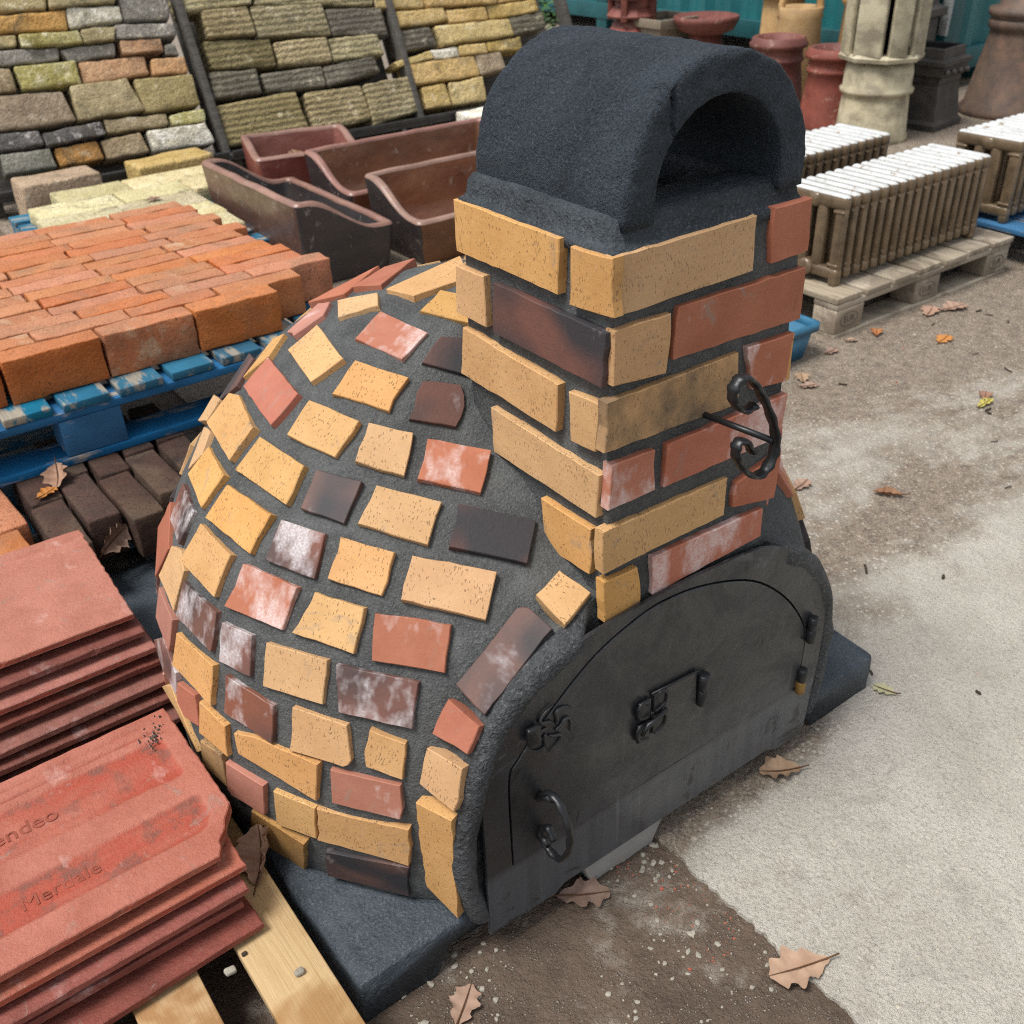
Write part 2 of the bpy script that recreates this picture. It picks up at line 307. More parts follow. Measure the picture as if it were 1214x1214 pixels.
# measured outlines (metres): dome slips, chimney slips, walling stones
TILES= [["Y",[[0.018,0.537,0.823],[0.177,0.571,0.827],[0.115,0.464,0.838],[0.024,0.466,0.828]]],["Y",[[0.011,0.429,0.823],[0.06,0.449,0.834],[0.086,0.421,0.832],[0.059,0.376,0.805]]],["Y",[[-0.033,0.605,0.796],[0.005,0.543,0.819],[-0.02,0.497,0.817],[-0.066,0.543,0.797]]],["P",[[-0.083,0.46,0.795],[-0.027,0.478,0.815],[-0.001,0.392,0.804],[-0.054,0.379,0.78]]],["D",[[-0.031,0.362,0.775],[0.012,0.378,0.798],[0.048,0.361,0.791],[0.02,0.324,0.754]]],["Y",[[-0.141,0.573,0.756],[-0.089,0.57,0.783],[-0.115,0.438,0.779],[-0.164,0.451,0.753]]],["Y",[[-0.156,0.403,0.75],[-0.106,0.42,0.781],[-0.058,0.356,0.762],[-0.105,0.336,0.733]]],["D",[[-0.086,0.316,0.722],[-0.042,0.344,0.757],[0.004,0.319,0.746],[-0.006,0.297,0.723],[-0.032,0.282,0.706]]],["R",[[-0.207,0.609,0.702],[-0.16,0.607,0.737],[-0.184,0.454,0.74],[-0.231,0.457,0.704]]],["Y",[[-0.226,0.416,0.704],[-0.181,0.428,0.74],[-0.146,0.348,0.726],[-0.196,0.335,0.694]]],["Y",[[-0.177,0.312,0.69],[-0.136,0.34,0.725],[-0.09,0.301,0.708],[-0.131,0.263,0.673]]],["P",[[-0.118,0.251,0.668],[-0.076,0.287,0.701],[-0.007,0.234,0.68],[-0.054,0.195,0.648]]],["Y",[[-0.256,0.666,0.633],[-0.217,0.648,0.679],[-0.219,0.607,0.693],[-0.245,0.484,0.693],[-0.287,0.496,0.65]]],["Y",[[-0.291,0.471,0.647],[-0.248,0.465,0.689],[-0.231,0.358,0.682],[-0.272,0.345,0.642]]],["D",[[-0.261,0.322,0.643],[-0.223,0.342,0.681],[-0.183,0.287,0.672],[-0.228,0.264,0.635]]],["Y",[[-0.214,0.251,0.635],[-0.169,0.273,0.668],[-0.107,0.21,0.647],[-0.152,0.179,0.614]]],["D",[[-0.129,0.163,0.609],[-0.088,0.198,0.643],[-0.007,0.133,0.616],[-0.049,0.099,0.582]]],["Y",[[-0.317,0.616,0.584],[-0.286,0.589,0.633],[-0.301,0.487,0.634],[-0.339,0.508,0.584]]],["Y",[[-0.343,0.485,0.58],[-0.306,0.472,0.628],[-0.29,0.356,0.628],[-0.33,0.359,0.579]]],["W",[[-0.32,0.329,0.581],[-0.285,0.339,0.627],[-0.252,0.274,0.624],[-0.287,0.252,0.578]]],["Y",[[-0.274,0.237,0.581],[-0.239,0.256,0.623],[-0.193,0.196,0.61],[-0.23,0.175,0.569]]],["Y",[[-0.212,0.155,0.565],[-0.175,0.181,0.607],[-0.091,0.11,0.58],[-0.136,0.074,0.546]]],["Y",[[-0.384,0.517,0.505],[-0.35,0.494,0.568],[-0.345,0.392,0.565],[-0.38,0.398,0.505]]],["P",[[-0.376,0.369,0.505],[-0.341,0.364,0.564],[-0.306,0.267,0.564],[-0.339,0.264,0.51]]],["Y",[[-0.399,0.606,0.433],[-0.379,0.572,0.499],[-0.377,0.528,0.516],[-0.388,0.494,0.5],[-0.415,0.505,0.432]]],["Y",[[-0.312,0.626,0.586],[-0.263,0.662,0.629],[-0.27,0.616,0.642],[-0.297,0.595,0.619]]],["W",[[-0.359,0.621,0.515],[-0.326,0.623,0.567],[-0.346,0.528,0.57],[-0.375,0.543,0.516]]],["R",[[-0.36,0.71,0.455],[-0.342,0.652,0.525],[-0.382,0.59,0.485],[-0.396,0.648,0.404]]],["Y",[[-0.193,0.642,0.701],[-0.118,0.681,0.733],[-0.113,0.644,0.751],[-0.158,0.61,0.737]]],["D",[[-0.225,0.698,0.647],[-0.135,0.751,0.687],[-0.157,0.68,0.71],[-0.208,0.633,0.693]]],["Y",[[-0.244,0.75,0.598],[-0.208,0.754,0.634],[-0.223,0.68,0.658],[-0.253,0.679,0.63]]],["R",[[-0.109,0.641,0.754],[-0.036,0.67,0.774],[-0.034,0.632,0.788],[-0.068,0.589,0.788],[-0.118,0.597,0.763]]],["R",[[0.008,0.629,0.801],[0.099,0.686,0.801],[0.146,0.663,0.809],[0.024,0.564,0.82]]],["R",[[-0.026,0.731,0.753],[0.013,0.72,0.774],[0.091,0.689,0.8],[-0.008,0.633,0.796]]],["W",[[-0.416,0.491,0.432],[-0.394,0.488,0.487],[-0.386,0.384,0.489],[-0.408,0.378,0.433]]],["Y",[[-0.331,0.248,0.512],[-0.293,0.243,0.564],[-0.253,0.181,0.556],[-0.284,0.167,0.504]]],["R",[[-0.269,0.145,0.5],[-0.245,0.169,0.551],[-0.176,0.096,0.543],[-0.204,0.073,0.493]]],["D",[[-0.197,0.059,0.479],[-0.094,0.064,0.552],[-0.079,0.056,0.547],[-0.072,0.017,0.535],[-0.19,0.007,0.462]]],["R",[[-0.406,0.604,0.414],[-0.42,0.501,0.419],[-0.436,0.514,0.357],[-0.419,0.616,0.353]]],["Y",[[-0.439,0.496,0.345],[-0.424,0.484,0.407],[-0.411,0.366,0.417],[-0.429,0.367,0.349]]],["W",[[-0.405,0.357,0.428],[-0.386,0.367,0.482],[-0.367,0.307,0.487],[-0.386,0.293,0.433]]],["Y",[[-0.378,0.269,0.429],[-0.358,0.28,0.487],[-0.311,0.192,0.491],[-0.332,0.181,0.433]]],["W",[[-0.421,0.335,0.356],[-0.405,0.339,0.415],[-0.377,0.247,0.407],[-0.391,0.243,0.348]]],["W",[[-0.32,0.16,0.428],[-0.304,0.18,0.488],[-0.234,0.091,0.48],[-0.256,0.08,0.42]]],["Y",[[-0.377,0.215,0.349],[-0.36,0.219,0.416],[-0.317,0.147,0.412],[-0.324,0.134,0.362],[-0.333,0.142,0.349]]],["Y",[[-0.309,0.121,0.38],[-0.297,0.121,0.412],[-0.267,0.082,0.399],[-0.28,0.077,0.345],[-0.312,0.116,0.357]]],["R",[[-0.238,0.061,0.416],[-0.21,0.059,0.462],[-0.2,0.005,0.449],[-0.221,0.005,0.413]]],["Y",[[-0.264,0.06,0.342],[-0.248,0.062,0.395],[-0.229,0.005,0.393],[-0.251,0.0,0.332]]],["Y",[[-0.27,0.059,0.315],[-0.254,0.001,0.317],[-0.251,0.011,0.103],[-0.273,0.059,0.137]]],["Y",[[-0.446,0.407,0.275],[-0.436,0.398,0.339],[-0.424,0.332,0.333],[-0.432,0.332,0.276]]],["Y",[[-0.423,0.306,0.299],[-0.419,0.312,0.332],[-0.405,0.276,0.343],[-0.355,0.173,0.344],[-0.367,0.175,0.278]]],["R",[[-0.353,0.154,0.283],[-0.346,0.158,0.339],[-0.284,0.078,0.335],[-0.292,0.075,0.278]]],["B",[[-0.449,0.413,0.239],[-0.447,0.407,0.259],[-0.436,0.346,0.272],[-0.439,0.35,0.201],[-0.449,0.421,0.199]]],["R",[[-0.439,0.352,0.196],[-0.435,0.339,0.261],[-0.41,0.259,0.264],[-0.416,0.272,0.194],[-0.437,0.346,0.187]]],["Y",[[-0.407,0.249,0.191],[-0.403,0.243,0.262],[-0.37,0.178,0.262],[-0.375,0.184,0.196]]],["Y",[[-0.374,0.182,0.196],[-0.369,0.176,0.262],[-0.285,0.066,0.261],[-0.29,0.07,0.186]]],["B",[[-0.421,0.359,0.06],[-0.426,0.303,0.181],[-0.385,0.202,0.179],[-0.386,0.235,0.081]]],["D",[[-0.367,0.188,0.107],[-0.368,0.174,0.173],[-0.29,0.07,0.183],[-0.29,0.083,0.104]]],["R",[[-0.449,0.485,0.282],[-0.443,0.475,0.325],[-0.437,0.41,0.343],[-0.444,0.404,0.289],[-0.45,0.46,0.269]]],["W",[[-0.425,0.633,0.299],[-0.432,0.553,0.355],[-0.44,0.478,0.341],[-0.447,0.485,0.294],[-0.439,0.58,0.275]]],["Y",[[-0.442,0.591,0.235],[-0.446,0.518,0.29],[-0.45,0.426,0.222],[-0.451,0.447,0.24]]],["Y",[[-0.063,0.063,0.558],[-0.018,0.07,0.574],[-0.002,0.024,0.555],[-0.057,0.01,0.539]]]]
LEFT= [["Y",[[0.307,1.009],[0.088,1.011],[0.091,0.945],[0.306,0.943]]],["Y",[[0.069,1.007],[-0.002,1.011],[-0.005,0.945],[0.072,0.938]]],["Y",[[0.309,0.923],[0.245,0.925],[0.243,0.857],[0.313,0.856]]],["D",[[0.226,0.921],[0.007,0.923],[0.011,0.856],[0.231,0.854]]],["Y",[[0.302,0.838],[0.092,0.83],[0.098,0.763],[0.315,0.766]]],["Y",[[0.073,0.828],[0.015,0.833],[0.023,0.766],[0.069,0.762]]],["Y",[[0.242,0.741],[0.014,0.737],[0.019,0.674],[0.24,0.673]]],["Y",[[0.132,0.649],[0.029,0.651],[0.031,0.58],[0.125,0.575]]]]
FRONT= [["Y",[[0.002,1.01],[0.223,1.012],[0.226,0.945],[0.004,0.942]]],["R",[[0.254,1.014],[0.32,1.014],[0.324,0.948],[0.258,0.946]]],["Y",[[0.007,0.926],[0.093,0.925],[0.09,0.851],[0.007,0.859]]],["R",[[0.106,0.929],[0.323,0.927],[0.325,0.858],[0.102,0.864]]],["S",[[-0.003,0.841],[0.216,0.841],[0.224,0.768],[-0.006,0.777]]],["P",[[0.23,0.844],[0.317,0.841],[0.313,0.773],[0.249,0.78]]],["P",[[0.007,0.755],[0.079,0.751],[0.083,0.692],[0.004,0.692]]],["P",[[0.1,0.751],[0.319,0.752],[0.319,0.689],[0.098,0.689]]],["Y",[[-0.005,0.664],[0.218,0.658],[0.217,0.6],[-0.003,0.6]]],["R",[[0.236,0.644],[0.321,0.661],[0.319,0.588],[0.234,0.605]]],["Y",[[-0.002,0.586],[0.057,0.583],[0.066,0.518],[0.002,0.518]]],["P",[[0.084,0.587],[0.297,0.578],[0.299,0.531],[0.088,0.523]]]]
FLARE= []
STONES= [[[["o",[[0.477,0.926],[0.722,0.907],[0.697,0.832],[0.442,0.838]]],["o",[[0.73,0.906],[1.047,0.888],[1.023,0.825],[0.713,0.831]]],["g",[[1.053,0.88],[1.296,0.86],[1.275,0.737],[1.04,0.748]]]],[["n",[[0.466,0.822],[0.783,0.821],[0.763,0.738],[0.439,0.753]]],["w",[[0.786,0.828],[1.041,0.816],[1.037,0.752],[0.772,0.741]]]],[["o",[[0.409,0.752],[0.521,0.741],[0.506,0.694],[0.387,0.696]]],["m",[[0.529,0.737],[0.803,0.727],[0.807,0.67],[0.527,0.688]]],["o",[[0.819,0.733],[0.986,0.727],[0.965,0.671],[0.809,0.672]]],["g",[[0.981,0.735],[1.284,0.715],[1.277,0.658],[0.974,0.674]]]],[["g",[[0.385,0.69],[0.689,0.668],[0.679,0.623],[0.359,0.624]]],["g",[[0.691,0.664],[0.962,0.664],[0.947,0.611],[0.719,0.604]]],["b",[[0.985,0.669],[1.192,0.656],[1.187,0.597],[0.978,0.608]]],["g",[[1.202,0.625],[1.25,0.626],[1.257,0.574],[1.19,0.583]]]],[["t",[[0.356,0.616],[0.443,0.611],[0.441,0.516],[0.318,0.518]]],["m",[[0.463,0.612],[0.745,0.608],[0.739,0.508],[0.466,0.513]]],["b",[[0.758,0.6],[1.086,0.593],[1.081,0.512],[0.746,0.507]]],["b",[[1.109,0.575],[1.285,0.567],[1.279,0.492],[1.094,0.503]]]],[["t",[[0.315,0.509],[0.637,0.492],[0.657,0.359],[0.257,0.362]]],["o",[[0.676,0.502],[0.959,0.504],[0.996,0.358],[0.667,0.354]]],["o",[[0.994,0.496],[1.289,0.483],[1.287,0.346],[0.996,0.346]]]],[["d",[[0.255,0.356],[0.472,0.339],[0.475,0.277],[0.225,0.28]]],["d",[[0.482,0.326],[0.766,0.337],[0.775,0.284],[0.483,0.268]]],["o",[[0.781,0.342],[1.098,0.329],[1.092,0.28],[0.782,0.283]]],["m",[[1.107,0.32],[1.297,0.325],[1.285,0.269],[1.112,0.274]]]],[["e",[[0.266,0.269],[0.493,0.263],[0.5,0.179],[0.263,0.184]]],["n",[[0.514,0.257],[0.719,0.266],[0.734,0.179],[0.512,0.18]]],["t",[[0.737,0.26],[0.94,0.268],[0.956,0.175],[0.741,0.174]]],["w",[[0.97,0.267],[1.277,0.262],[1.296,0.166],[0.977,0.172]]]]],[[["r",[[1.335,0.854],[1.749,0.82],[1.727,0.764],[1.345,0.751]]],["r",[[1.761,0.819],[2.463,0.762],[2.439,0.697],[1.745,0.759]]]],[["r",[[1.439,0.758],[1.696,0.751],[1.699,0.617],[1.438,0.638]]],["r",[[1.713,0.754],[2.128,0.732],[2.132,0.579],[1.71,0.613]]],["q",[[2.139,0.706],[2.486,0.683],[2.488,0.544],[2.141,0.579]]]],[["s",[[1.408,0.626],[1.771,0.599],[1.769,0.469],[1.408,0.494]]],["r",[[1.787,0.581],[2.097,0.574],[2.096,0.455],[1.782,0.468]]],["r",[[2.108,0.565],[2.419,0.562],[2.431,0.452],[2.102,0.454]]]],[["q",[[1.382,0.482],[1.643,0.471],[1.639,0.354],[1.365,0.362]]],["q",[[1.66,0.444],[2.019,0.439],[2.011,0.341],[1.667,0.356]]],["q",[[2.027,0.434],[2.349,0.452],[2.372,0.372],[2.024,0.339]]]],[["s",[[1.363,0.33],[1.823,0.342],[1.842,0.133],[1.362,0.137]]],["r",[[1.868,0.325],[2.219,0.319],[2.236,0.146],[1.871,0.134]]],["r",[[2.234,0.32],[2.539,0.329],[2.559,0.149],[2.224,0.113]]]]],[[["y",[[2.462,0.747],[2.768,0.722],[2.765,0.657],[2.457,0.68]]],["y",[[2.783,0.721],[3.291,0.695],[3.268,0.633],[2.795,0.654]]],["y",[[3.302,0.694],[3.567,0.689],[3.567,0.64],[3.292,0.635]]]],[["y",[[2.548,0.653],[2.887,0.644],[2.906,0.577],[2.56,0.575]]],["y",[[2.903,0.629],[3.186,0.624],[3.189,0.555],[2.91,0.561]]],["y",[[3.198,0.627],[3.57,0.631],[3.576,0.565],[3.207,0.557]]]],[["q",[[2.522,0.556],[2.766,0.559],[2.789,0.463],[2.534,0.451]]],["y",[[2.796,0.556],[3.329,0.546],[3.342,0.455],[2.818,0.456]]],["q",[[3.336,0.549],[3.604,0.558],[3.598,0.475],[3.346,0.45]]]],[["y",[[2.461,0.404],[2.72,0.434],[2.732,0.394],[2.478,0.379]]],["w",[[2.728,0.441],[2.921,0.441],[2.922,0.385],[2.752,0.391]]],["y",[[2.926,0.44],[3.117,0.433],[3.116,0.384],[2.925,0.392]]],["y",[[3.131,0.439],[3.386,0.446],[3.384,0.376],[3.13,0.391]]]],[["y",[[2.532,0.389],[3.009,0.379],[3.022,0.276],[2.564,0.279]]],["t",[[3.022,0.386],[3.212,0.382],[3.224,0.286],[3.027,0.276]]]],[["y",[[2.6,0.263],[2.771,0.266],[2.77,0.145],[2.597,0.152]]],["y",[[2.79,0.26],[3.035,0.267],[3.022,0.137],[2.786,0.143]]]]]]

# ------------------------------------------------------------------ helpers
RNG = random.Random(7)
W = {}
def tag(o, label=None, cat=None, group=None, kind=None):
    if label: o['label'] = label
    if cat: o['category'] = cat
    if group: o['group'] = group
    if kind: o['kind'] = kind
    return o
def put(o, parent=None, mw=None):
    mw = mw or Matrix()
    COL.objects.link(o); W[o.name] = mw
    if parent:
        o.parent = parent; o.matrix_parent_inverse = W[parent.name].inverted()
    o.matrix_basis = mw
    return o
def empty(name, loc=(0, 0, 0), rz=0):
    o = bpy.data.objects.new(name, None); o.empty_display_size = .1
    return put(o, None, Matrix.Translation(loc) @ Matrix.Rotation(rz, 4, 'Z'))
def mesh(name, v, f, mats, smooth=False, mi=None):
    me = bpy.data.meshes.new(name); me.from_pydata([tuple(p) for p in v], [], f)
    for m in (mats if isinstance(mats, (list, tuple)) else [mats]): me.materials.append(M[m])
    if mi is not None:
        for p, i in zip(me.polygons, mi): p.material_index = i
    if smooth:
        for p in me.polygons: p.use_smooth = True
    return me
def ob(name, me, parent=None, mw=None): return put(bpy.data.objects.new(name, me), parent, mw)
def fixn(me):
    bm = bmesh.new(); bm.from_mesh(me); bmesh.ops.recalc_face_normals(bm, faces=bm.faces); bm.to_mesh(me); bm.free(); return me
def nz(p, s): return noise.noise(Vector(p) * s)
def nv(p, s, a):
    q = Vector(p) * s; return noise.noise_vector(q) * a
def rbox(dim, r, n=(3, 3, 2), amp=0., freq=8., seed=0, warp=None):
    """rounded box surface, centred in x,y,z; dim full sizes; optional noise and warp"""
    d = [v / 2 for v in dim]; r = min(r, *[v * .98 for v in d])
    def ax(h, k):
        inner = np.linspace(-(h - r), h - r, k + 1); return np.concatenate([[-h, -h + .35 * r], inner, [h - .35 * r, h]])
    A = [ax(d[i], n[i]) for i in range(3)]; N = [len(a) for a in A]
    idx = {}; V = []; F = []
    off = Vector((seed * 3.17, seed * 1.7, seed * 5.3))
    def vid(i, j, k):
        if (i, j, k) in idx: return idx[i, j, k]
        p = Vector((A[0][i], A[1][j], A[2][k])); q = Vector([max(-(d[a] - r), min(d[a] - r, p[a])) for a in range(3)])
        e = p - q
        if e.length > 1e-9: p = q + e.normalized() * r
        if amp: p = p + nv(p + off, freq, amp) + nv(p + off, freq * 3.1, amp * .4)
        if warp: p = warp(p)
        idx[i, j, k] = len(V); V.append(p); return idx[i, j, k]
    for a in range(3):
        b, c = (a + 1) % 3, (a + 2) % 3
        for side in (0, N[a] - 1):
            for u in range(N[b] - 1):
                for w in range(N[c] - 1):
                    q = []
                    for uu, ww in ((u, w), (u + 1, w), (u + 1, w + 1), (u, w + 1)):
                        t = [0, 0, 0]; t[a] = side; t[b] = uu; t[c] = ww; q.append(vid(*t))
                    F.append(q if side else q[::-1])
    return V, F
def box(x0, x1, y0, y1, z0, z1, r=.003, n=(1, 1, 1), amp=0., freq=8, seed=0):
    V, F = rbox((x1 - x0, y1 - y0, z1 - z0), r, n, amp, freq, seed); c = Vector(((x0 + x1) / 2, (y0 + y1) / 2, (z0 + z1) / 2))
    return [v + c for v in V], F
def joinvf(parts):
    V = []; F = []
    for v, f in parts:
        k = len(V); V += list(v); F += [[i + k for i in q] for q in f]
    return V, F
def loft(loops, cap0=False, cap1=False, closed=True):
    V = []; F = []; n = len(loops[0])
    for L in loops: V += list(L)
    for a in range(len(loops) - 1):
        for i in range(n if closed else n - 1):
            j = (i + 1) % n; F.append([a * n + i, a * n + j, (a + 1) * n + j, (a + 1) * n + i])
    if cap0: F.append(list(range(n))[::-1])
    if cap1: F.append([(len(loops) - 1) * n + i for i in range(n)])
    return V, F
def lathe(prof, seg=40, cx=0, cy=0, inner=None):
    return loft([[Vector((cx + r * math.cos(2 * math.pi * i / seg), cy + r * math.sin(2 * math.pi * i / seg), z)) for i in range(seg)] for r, z in prof])
def tube(path, rad, seg=10, flat=1., up=(0, 0, 1)):
    """tube along a polyline; rad may be list; flat squashes along 'up x tangent' for ribbon-like bar"""
    P = [Vector(p) for p in path]; L = []
    for i, p in enumerate(P):
        t = (P[min(i + 1, len(P) - 1)] - P[max(i - 1, 0)]).normalized()
        u = Vector(up); s = t.cross(u)
        if s.length < 1e-4: s = t.cross(Vector((1, 0, .01)))
        s.normalize(); w = s.cross(t).normalized(); r = rad[i] if isinstance(rad, (list, tuple)) else rad
        L.append([p + s * (math.cos(a) * r * flat) + w * (math.sin(a) * r) for a in [2 * math.pi * k / seg for k in range(seg)]])
    return loft(L, True, True)
def smooth_path(P, k=6):
    P = [Vector(p) for p in P]; out = []
    for i in range(len(P) - 1):
        a, b, c, d = P[max(i - 1, 0)], P[i], P[i + 1], P[min(i + 2, len(P) - 1)]
        for s in range(k):
            t = s / k; out.append(.5 * ((2 * b) + (c - a) * t + (2 * a - 5 * b + 4 * c - d) * t * t + (3 * b - a - 3 * c + d) * t ** 3))
    return out + [P[-1]]
def part(name, vf, mat, parent, smooth=True, mw=None, mi=None): return ob(name, mesh(name, vf[0], vf[1], mat, smooth, mi), parent, mw)
ORD = ['first', 'second', 'third', 'fourth', 'fifth', 'sixth', 'seventh', 'eighth', 'ninth', 'tenth', 'eleventh', 'twelfth', 'thirteenth', 'fourteenth', 'fifteenth', 'sixteenth', 'seventeenth']

# ------------------------------------------------------------------ ground and concrete
S = 60
tag(ob('ground', mesh('ground', [(-S, -S, 0), (S, -S, 0), (S, S, 0), (-S, S, 0)], [(0, 1, 2, 3)], 'mud')), 'brown muddy earth with grit under the yard', 'ground', kind='structure')
rr = random.Random(3)
edge = []
yy = -6.
while yy < 1.9:
    edge.append((.127 + .006 * nz((0, yy, 1), 7) + .007 * nz((3, yy, 1), 28) + .005 * nz((3, yy, 5), 85), yy)); yy += .006 if -1 < yy < .2 else .08
top = [(x, y, .007) for x, y in edge] + [(edge[-1][0], 40, .007), (40, 40, .007), (40, -6, .007)]
bot = [(x, y, -.02) for x, y, z in top]; nn = len(top)
me = mesh('concrete_pad', top + bot, [list(range(nn))[::-1]] + [[i, (i + 1) % nn, nn + (i + 1) % nn, nn + i] for i in range(nn)], 'concrete'); fixn(me)
tag(ob('pavement', me), 'pale worn concrete pad with a ragged broken edge', 'pavement', kind='structure')

_b = bmesh.new(); bmesh.ops.create_icosphere(_b, subdivisions=1, radius=1); ICO = [tuple(v.co) for v in _b.verts]; ICF = [[v.index for v in f.verts] for f in _b.faces]; _b.free()
def pebbles(name, n, fx, mats, label, cat, smin, smax, seed):
    r = random.Random(seed); V = []; F = []; mi = []
    for i in range(n):
        x, y, z = fx(r); s = smin + (smax - smin) * r.random() ** 4; k = len(V)
        a = r.random() * 6.28; e = (r.uniform(.6, 1.3), r.uniform(.6, 1.2), r.uniform(.4, .8)); ca, sa = math.cos(a), math.sin(a)
        for p0 in ICO:
            p = tuple(q * r.uniform(.75, 1.15) for q in p0)
            px, py, pz = p[0] * e[0] * s, p[1] * e[1] * s, p[2] * e[2] * s
            V.append((x + px * ca - py * sa, y + px * sa + py * ca, z + pz * .9 + s * .2))
        for q in ICF: F.append([k + t for t in q]); mi.append(m := (1 if (i % 60 == 0 and len(mats) > 1) else 0))
    tag(ob(name, mesh(name, V, F, mats, False, mi)), label, cat, kind='stuff')
def gx(r):
    while True:
        x, y = r.uniform(-.75, .125), r.uniform(-.95, .03)
        if nz((x, y, 0), 5) + .25 * nz((x, y, 4), 17) > r.uniform(-.35, .45): return x, y, 0
pebbles('gravel', 3400, gx, ['pebble_pale', 'pebble_red'], 'loose pale gravel scattered on the mud before the oven', 'gravel', .0007, .0065, 4)
def gx2(r):
    return (r.uniform(.14, 3.2), r.uniform(-1.0, 2.2), .007)
pebbles('grit', 3500, gx2, ['grit_pale', 'pebble_red'], 'fine grit strewn across the concrete', 'grit', .0008, .0050, 5)
def gx3(r): return (.03 + .09 * r.random(), r.uniform(-.22, .0), 0)
pebbles('brick_crumbs', 160, gx3, ['pebble_red'], 'red brick crumbs along the broken concrete edge', 'crumbs', .0006, .0026, 6)
V = []; F = []
r = random.Random(11)
for i in range(46):
    x, y = r.uniform(.7, 3.), r.uniform(-.4, 1.05)
    if x < .75 + .9 * y and y > .1 and x < .8: continue
    a = r.random() * 6.28; L = r.uniform(.005, .016); c = Vector((x, y, .011)); d = Vector((math.cos(a), math.sin(a), r.uniform(-.05, .1))) * L; b = Vector((-d.y, d.x, 0)) * .4
    v, f = tube([c - d, c + b * r.uniform(-.5, .5), c + d], r.uniform(.0012, .003), 5); k = len(V); V += v; F += [[t + k for t in q] for q in f]
tag(ob('twig_litter', mesh('twig_litter', V, F, 'twig', True)), 'dark broken twigs and bark bits littered on the concrete', 'twigs', kind='stuff')

# ------------------------------------------------------------------ brick oven
CX, CY, CZ = .13, .472, .2175
AT, CT = .582, .621            # tile face ellipsoid
AM, CM = .5735, .6125          # mortar ellipsoid
def sst(a, b, v):
    t = max(0., min(1., (v - a) / (b - a))); return t * t * (3 - 2 * t)
def dent(x, y):                # the dome flattens where it runs in under the chimney
    return (.06 + .025 * sst(.05, .12, y)) * sst(-.22 - .11 * sst(.05, .17, y), 0., .16 - abs(x - .16)) * (1 - sst(.24, .44, max(y, .045)))
oven = tag(empty('brick_oven', (.13, .6, 0)), 'black and yellow brick clad dome pizza oven with chimney and steel door', 'oven')
# base: slab on three fork feet
prof = [(-.415, .088), (-.418, .0), (-.30, -.006), (-.262, .05), (-.04, .05), (-.012, -.004), (.105, -.004), (.135, .05), (.5, .05), (.53, .002), (.69, .002), (.688, .088)]
def dens(P, step):
    out = []
    for i, a in enumerate(P):
        b = P[(i + 1) % len(P)]; n = max(1, int(math.dist(a, b) / step))
        for k in range(n): out.append((a[0] + (b[0] - a[0]) * k / n, a[1] + (b[1] - a[1]) * k / n))
    return out
P2 = dens(prof, .022)
loops = []
ys = [.015, .019, .03] + [.03 + (1.16 / 44) * i for i in range(1, 44)] + [1.19, 1.2]
for yv in ys:
    ins = .006 if yv in (.015, 1.2) else (.002 if yv in (.019,) else 0)
    L = []
    for x, z in P2:
        p = Vector((x, yv, z)); e = .137 - x
        if abs(x) > .3: p.x += math.copysign(ins, e)
        if z > .08: p.z -= ins * .8
        q = nv(p, 14, .004) + nv(p, 50, .0018); q.z *= .6
        if z < .01: q.z = -abs(q.z) * .3
        L.append(p + q)
    loops.append(L)
base = part('base', loft(loops, True, True), 'base_paint', oven); fixn(base.data)
v, f = box(-.014, .118, .001, .02, -.004, .066, .003, (5, 1, 3), .002, 20)
part('base_foot_face', ([Vector((p.x + (.03 * p.z / .066 if p.x > .05 else -.02 * p.z / .066), p.y, p.z)) for p in v], f), 'concrete_foot', oven)
# mortar dome: revolve, cut at the front, pull the cut edge forward into a straight arch
bm = bmesh.new(); nl, ns = 44, 150
rings = []
for i in range(nl):
    t = -.2095 + (1.5708 + .2095) * (i / nl)
    rings.append([bm.verts.new((CX + AM * math.cos(t) * math.cos(2 * math.pi * j / ns), CY + AM * math.cos(t) * math.sin(2 * math.pi * j / ns), CZ + CM * math.sin(t))) for j in range(ns)])
tip = bm.verts.new((CX, CY, CZ + CM))
for i in range(nl - 1):
    for j in range(ns): bm.faces.new((rings[i][j], rings[i][(j + 1) % ns], rings[i + 1][(j + 1) % ns], rings[i + 1][j]))
for j in range(ns): bm.faces.new((rings[-1][j], rings[-1][(j + 1) % ns], tip))
g = bm.verts[:] + bm.edges[:] + bm.faces[:]
res = bmesh.ops.bisect_plane(bm, geom=g, plane_co=(0, .047, 0), plane_no=(0, -1, 0), clear_outer=True)
bmesh.ops.remove_doubles(bm, verts=[v for v in bm.verts if abs(v.co.y - .047) < 1e-4], dist=.002)
for v in bm.verts:
    n = Vector(((v.co.x - CX) / AM ** 2, (v.co.y - CY) / AM ** 2, (v.co.z - CZ) / CM ** 2)).normalized()
    d = .003 * nz(v.co, 16) + .0012 * nz(v.co, 55)
    v.co.z -= dent(v.co.x, v.co.y) if v.co.z > CZ else 0
    if v.co.y > .05: v.co += n * d
ed = [e for e in bm.edges if e.is_boundary and abs(e.verts[0].co.y - .047) < .001 and abs(e.verts[1].co.y - .047) < .001]
ARCH = sorted([tuple(v.co) for v in {v for e in ed for v in e.verts}], key=lambda c: -math.atan2(c[2] - .09, c[0] - CX))
cur = ed
